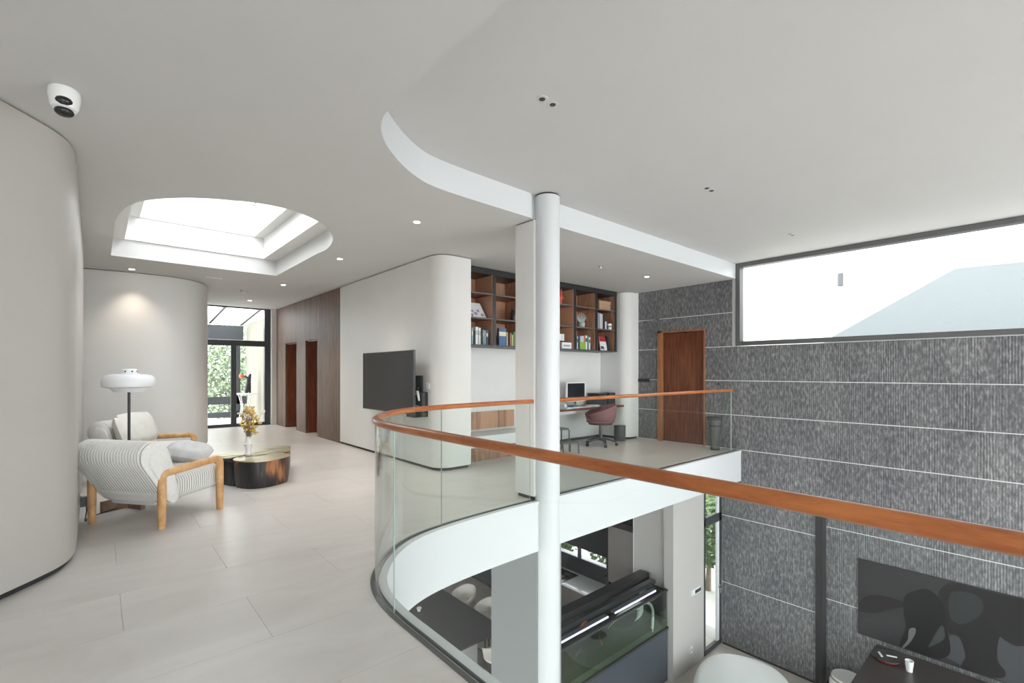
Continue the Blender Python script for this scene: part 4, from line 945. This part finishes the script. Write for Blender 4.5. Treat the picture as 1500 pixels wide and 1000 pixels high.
# kitchen run under the low window
t = thing('kitchen_counter', 'taupe kitchen counter with bright worktop beneath the low kitchen window', 'counter', (7.04, 6.9, GF))
link('worktop', B(-.01, .59, -1.34, 1.5, .86, .90), mat('polished_white_worktop', (.86, .87, .88), .12), t)
for k in range(4): link('cabinet_front', B(0, .02, -1.34+.71*k, -1.34+.71*k+.704, .08, .86), M['gbrown'], t)
link('carcass', B(.02, .59, -1.34, 1.5, 0, .86), M['kblack'], t)
link('backsplash', B(.585, .598, -1.34, 1.5, .90, 1.20), M['kblack'], t)
t = thing('hob', 'black hob on the bright worktop beside the column', 'hob', (7.30, 6.9, GF+.90)); link('plate', B(-.24, .24, -.38, .3, 0, .012), M['kblack'], t)
for k in range(4): link('burner', MB().lathe([(.05, .012), (.07, .02), (.07, .03), (.05, .03)], 16, (-.1+.2*(k % 2), -.2+.3*(k//2), 0)), M['darkgrey'], t)
t = thing('kitchen_tap', 'thin dark tap at the near end of the bright worktop', 'tap', (7.45, 5.72, GF+.90)); link('spout', MB().tube([(0, 0, 0), (0, 0, .25), (-.03, 0, .30), (-.12, 0, .30), (-.14, 0, .26)], .011, 8), M['black'], t); link('lever', MB().tube([(0, 0, .05), (0, .06, .08)], .007, 6), M['black'], t)
t = thing('dark_counter', 'black counter run behind the aquarium', 'counter', (7.04, 5.1, GF)); link('worktop', B(0, .60, -.18, .44, .87, .90), M['kblack'], t); link('carcass', B(.02, .6, -.18, .44, 0, .87), M['kblack'], t)
t = thing('wall_cabinet', 'taupe tall wall cabinet behind the aquarium, darker one on the left', 'cabinet', (7.36, 5.30, GF+1.15)); link('door', B(-.02, 0, -.28, .30, 0, 1.06), M['gbrown'], t); link('carcass', B(0, .28, -.28, .30, 0, 1.06), M['gbrown'], t); link('handle', B(-.035, -.02, -.1, .0, .04, .055), M['black'], t)
t = thing('tall_unit', 'pale beige full-height unit right of the taupe wall cabinet', 'cabinet', (7.33, 4.68, GF+.90)); link('door', B(-.02, 0, -.34, .33, 0, 2.22), M['gbeige'], t); link('carcass', B(0, .31, -.34, .33, 0, 2.22), M['gbeige'], t); link('end_strip', B(-.02, .0, .33, .345, 0, 2.22), M['white'], t)
t = thing('black_pillar', 'slim black upright beside the low kitchen window', 'post', (7.60, 5.80, GF+.9)); link('upright', B(-.04, .03, -.04, .0, 0, 2.2), M['kblack'], t); link('steel_edge', B(-.045, -.04, -.04, -.03, 0, 2.2), M['steel'], t)

# aquarium
Y0, Y1, X0_, X1_ = 4.25, 4.80, 4.32, 7.17
t = thing('aquarium', 'long aquarium on a slate cabinet with violet light strips', 'aquarium', (0, 0, 0))
cb = link('cabinet', B(X0_, X1_, Y0, Y1+.05, GF, -2.84), M['cabinet'], t)
link('sill', B(X0_-.01, X1_+.012, Y0-.012, Y1+.1, -2.84, -2.80), M['black'], t)
link('front_glass', B(X0_, X1_, Y0, Y0+.012, -2.80, -2.20), M['tankglass'], t); link('back_panel', B(X0_, X1_, Y1, Y1+.012, -2.80, -2.20), M['kblack'], t)
link('side_glass', B(X1_-.012, X1_, Y0+.012, Y1, -2.80, -2.20), M['tankglass'], t); link('top_frame', MB().box(X0_, X1_+.005, Y0-.005, Y0+.03, -2.205, -2.18).box(X1_-.04, X1_+.005, Y0, Y1, -2.205, -2.18), M['black'], t)
link('moss_bed', MB().add([(X0_, Y0+.013, -2.8), (X1_-.013, Y0+.013, -2.8), (X1_-.013, Y0+.013, -2.70), (X0_, Y0+.013, -2.70), (X0_, Y1, -2.8), (X1_-.013, Y1, -2.8), (X1_-.013, Y1, -2.55), (X0_, Y1, -2.55)], [(0, 1, 2, 3), (7, 6, 5, 4), (0, 4, 5, 1), (1, 5, 6, 2), (2, 6, 7, 3), (3, 7, 4, 0)]), M['turf'], t)
link('water', B(X0_+.01, X1_-.015, Y0+.014, Y1-.004, -2.5, -2.245), M['water'], t)
link('hood_bar', B(X0_, X1_+.02, Y0+.24, Y0+.33, -2.17, -2.10), M['kblack'], t); link('hood_bar', B(X0_, X1_+.10, Y0+.42, Y0+.60, -2.17, -2.06), M['black'], t)
for a, b in ((4.4, 5.72), (5.88, 7.0)):
    l = link('light_bar', B(a, b, Y0+.12, Y0+.19, -2.20, -2.17), M['darkgrey'], t)
    m = MB(); k = a
    while k < b: m.box(k, k+.022, Y0+.105, Y0+.12, -2.197, -2.175); k += .034
    link('led_strip', m, M['purple'], l, kind='stuff')
link('frame_bracket', MB().box(X1_+.02, X1_+.12, Y0+.35, Y0+.62, -2.19, -2.16), M['black'], t)
# driftwood arches and fish
dw = tag(link('driftwood_arch', MB().tube(spline([(5.95, 4.55, -2.52), (6.25, 4.50, -2.36), (6.5, 4.45, -2.30), (6.62, 4.42, -2.36), (6.56, 4.40, -2.47), (6.42, 4.38, -2.50)], 5), [.005]*3+[.02, .03, .04, .05, .055, .06, .065, .07, .07, .07, .07, .07, .06, .05, .05, .045, .04, .03, .02, .015, .01, .005, .005, .005], 10), M['bone'], smooth=60), 'broad bleached driftwood arch inside the aquarium', 'driftwood')
dw = tag(link('driftwood_arch', MB().tube(spline([(6.55, 4.48, -2.36), (6.68, 4.42, -2.31), (6.80, 4.36, -2.34), (6.83, 4.32, -2.45), (6.78, 4.29, -2.62), (6.74, 4.28, -2.74)], 5), .022, 10), M['bone'], smooth=60), 'slender white driftwood arch bending down at the right of the aquarium', 'driftwood')
def fish(label, x, y, z, L_, m, rz):
    t = thing('aquarium_fish', label, 'fish', (x, y, z), rz)
    R = []
    for i in range(13):
        f = i/12; w = L_*.11*math.sin(PI*min(1, f*1.02+.02))**.7+.002; R.append([(L_*(f-.5), w*.5*math.cos(a), w*math.sin(a)) for a in [2*PI*k/10 for k in range(10)]])
    link('fish_body', MB().rings(R), m, t, smooth=60); link('tail', MB().add([(L_*.46, .002, 0), (L_*.66, .002, .09*L_/.3), (L_*.6, .002, 0), (L_*.66, .002, -.09*L_/.3), (L_*.46, -.002, 0), (L_*.66, -.002, .09*L_/.3), (L_*.6, -.002, 0), (L_*.66, -.002, -.09*L_/.3)], [(0, 1, 2), (0, 2, 3), (4, 6, 5), (4, 7, 6), (0, 4, 5, 1), (1, 5, 6, 2), (2, 6, 7, 3), (3, 7, 4, 0)]), m, t)
fish('orange-red fish low in the aquarium, middle of the visible front', 5.55, 4.36, -2.50, .17, M['orange'], .9)
fish('dark fish near the left of the visible aquarium front', 5.05, 4.38, -2.47, .17, M['cabinet'], .3)
fish('second orange fish near the back under the light strip', 5.45, 4.62, -2.30, .18, M['orange'], .2)
# thermostat panels on the beige pier
t = thing('switch_panel', 'black and white switch strip on the beige ground floor pier', 'switch', (7.98, 4.16, -2.41))
link('plate', B(-.19, .13, -.012, 0, -.045, .045), M['white'], t); 
for k in range(3): link('rocker', B(-.08+.07*k, -.02+.07*k, -.016, -.012, -.03, .03), M['black'], t)
t = thing('wall_socket', 'small white socket low on the beige ground floor pier', 'socket', (7.78, 4.16, -3.38)); link('plate', B(-.035, .035, -.01, 0, -.06, .06), M['white'], t); link('socket_hole', B(-.01, .01, -.012, -.01, -.02, .02), M['darkgrey'], t)

# lounge: white ottoman, drum stool, dark table, big screen
t = thing('round_ottoman', 'large white rounded ottoman below the beige pier', 'ottoman', (7.25, 3.05, GF), math.radians(20))
pl = lobe(0, 0, .95, .70, 0, 40, 2.4); R = [[(x*k, y*k, z) for x, y in pl] for z, k in ((0, .9), (.04, .96), (.28, 1.0), (.38, .985), (.425, .94), (.44, .86), (.44, .3))]
link('upholstery', MB().rings(R), M['pad'], t, smooth=60); link('plinth', MB().prism([(x*.85, y*.85) for x, y in pl], -.0, .02), M['black'], t)
t = thing('tray_of_remotes', 'small metal tray with grey objects on the white ottoman', 'tray', (6.72, 3.15, GF+.442), .4); link('tray', MB().prism(lobe(0, 0, .16, .12, 0, 20), 0, .015), M['chrome'], t)
link('remote', B(-.1, .02, -.02, .02, .015, .03), M['darkgrey'], t); link('remote', B(-.02, .1, .03, .065, .015, .03), M['frame2'], t)
t = thing('drum_stool', 'white drum stool with a tan band beside the stone wall', 'stool', (8.72, 2.10, GF))
link('body', MB().lathe([(.17, 0), (.22, .06), (.245, .2), (.235, .34), (.215, .385)], 36), M['ceramic'], t, smooth=40); link('band', MB().lathe([(.216, .385), (.224, .388), (.224, .405), (.216, .41)], 36), flat('tan_band', (.42, .32, .25)), t); link('top', MB().lathe([(.21, .405), (.205, .435), (.15, .43), (0, .428)], 36), M['white'], t, smooth=40)
t = thing('dark_bar_table', 'wide dark brown table top under the big screen', 'table', (8.35, .9, GF))
link('top', B(-.75, .66, -1.6, .90, .925, .97), mat('dark_brown_gloss', (.045, .038, .036), .3), t, bevel=.006); link('plinth', B(-.5, .5, -1.4, .6, 0, .925), M['gbrown'], t)
t = thing('red_tray', 'dark red glass tray on the dark table under the screen', 'tray', (8.62, 1.60, GF+.97), -.3)
link('dish', MB().lathe([(.09, 0), (.15, .012), (.18, .05), (.174, .05), (.14, .018), (0, .012)], 28), flat('red_glass', (.32, .03, .045), .2), t, smooth=40); link('rim', MB().lathe([(.172, .048), (.184, .048), (.184, .054), (.172, .054)], 28), M['chrome'], t)
for k, (x, y, rz) in enumerate([(8.60, 1.67, .5), (8.66, 1.55, 2.0)]):
    tag(link('rolled_towel', MB().tube([(-.06, 0, 0), (.06, 0, 0)], .022, 12), M['white'], loc=(x, y, GF+1.01), rot=(0, 0, rz)), ['upper', 'lower'][k]+' white rolled towel on the red tray', 'towel')
t = thing('paper_cup', 'white cup beside the red tray on the dark table', 'cup', (8.52, 1.33, GF+.97)); link('cup_body', MB().lathe([(.035, 0), (.05, .15), (.046, .15), (.032, .01)], 20), M['white'], t, smooth=40); link('sleeve', MB().lathe([(.0395, .04), (.047, .1), (.0455, .1), (.038, .04)], 20), M['ceramic'], t)
t = thing('big_screen', 'huge wall screen showing a dark elephant in the stone niche', 'television', (9.09, 0, 0))
link('panel', B(-.02, .008, -.02, 2.05, -2.685, -1.50), mat('screen_picture_ground', (.034, .033, .036), .3, spec=.25), t, bevel=.003)
def pic(name, pts, col, layer):
    n = len(pts); xx = -.0205-.0012*layer; pts = closed_spline(pts, 3)
    pts = [(min(2.04, max(-.01, a)), min(-1.508, max(-2.678, b))) for a, b in pts]; n = len(pts)
    m = MB().add([(xx, a, b) for a, b in pts]+[(xx+.0012, a, b) for a, b in pts], [tuple(range(n)), tuple(range(n, 2*n))[::-1]])
    link(name, m, mat('picture_'+name, tuple(c*.8 for c in col), .35, spec=.2), t)
pic('picture_shade', [(.6, -2.1), (.0, -2.0), (.0, -2.67), (.35, -2.67), (1.0, -2.6), (.95, -2.25)], (.085, .09, .10), 1)
pic('elephant_body', [(.944, -1.516), (.737, -1.512), (.492, -1.519), (.1, -1.55), (.05, -2.0), (.26, -2.109), (.34, -2.143), (.444, -2.104), (.48, -2.085), (.504, -2.266), (.492, -2.431), (.427, -2.519), (.444, -2.612), (.564, -2.665), (.7, -2.67), (.852, -2.66), (.814, -2.508), (.827, -2.408), (.878, -2.252), (.984, -2.242), (1.011, -2.09), (1.038, -1.919), (1.092, -1.775), (1.065, -1.638)], (.022, .021, .023), 2)
pic('elephant_hide', [(.971, -1.678), (.801, -1.601), (.675, -1.626), (.637, -1.769), (.712, -1.937), (.865, -2.068), (.971, -2.002)], (.04, .046, .048), 3)
pic('elephant_tail', [(2.036, -2.213), (1.962, -2.086), (1.8, -1.989), (1.507, -1.981), (1.477, -2.046), (1.644, -2.166), (1.832, -2.287), (2.011, -2.325)], (.024, .023, .024), 3)
pic('elephant_head', [(1.477, -1.913), (1.36, -1.777), (1.217, -1.7), (1.092, -1.775), (1.024, -1.914), (1.011, -2.09), (.997, -2.23), (.971, -2.381), (.971, -2.525), (1.051, -2.634), (1.161, -2.67), (1.274, -2.67), (1.418, -2.66), (1.522, -2.66), (1.5, -2.513), (1.455, -2.342), (1.477, -2.18)], (.013, .0135, .015), 4)
pic('elephant_tusk', [(1.418, -2.365), (1.352, -2.319), (1.345, -2.392), (1.403, -2.548), (1.477, -2.668), (1.5, -2.66), (1.433, -2.523)], (.17, .175, .18), 5)
pic('elephant_trunk', [(1.065, -2.166), (1.024, -2.241), (1.038, -2.355), (1.133, -2.469), (1.203, -2.536), (1.175, -2.45)], (.06, .068, .07), 5)
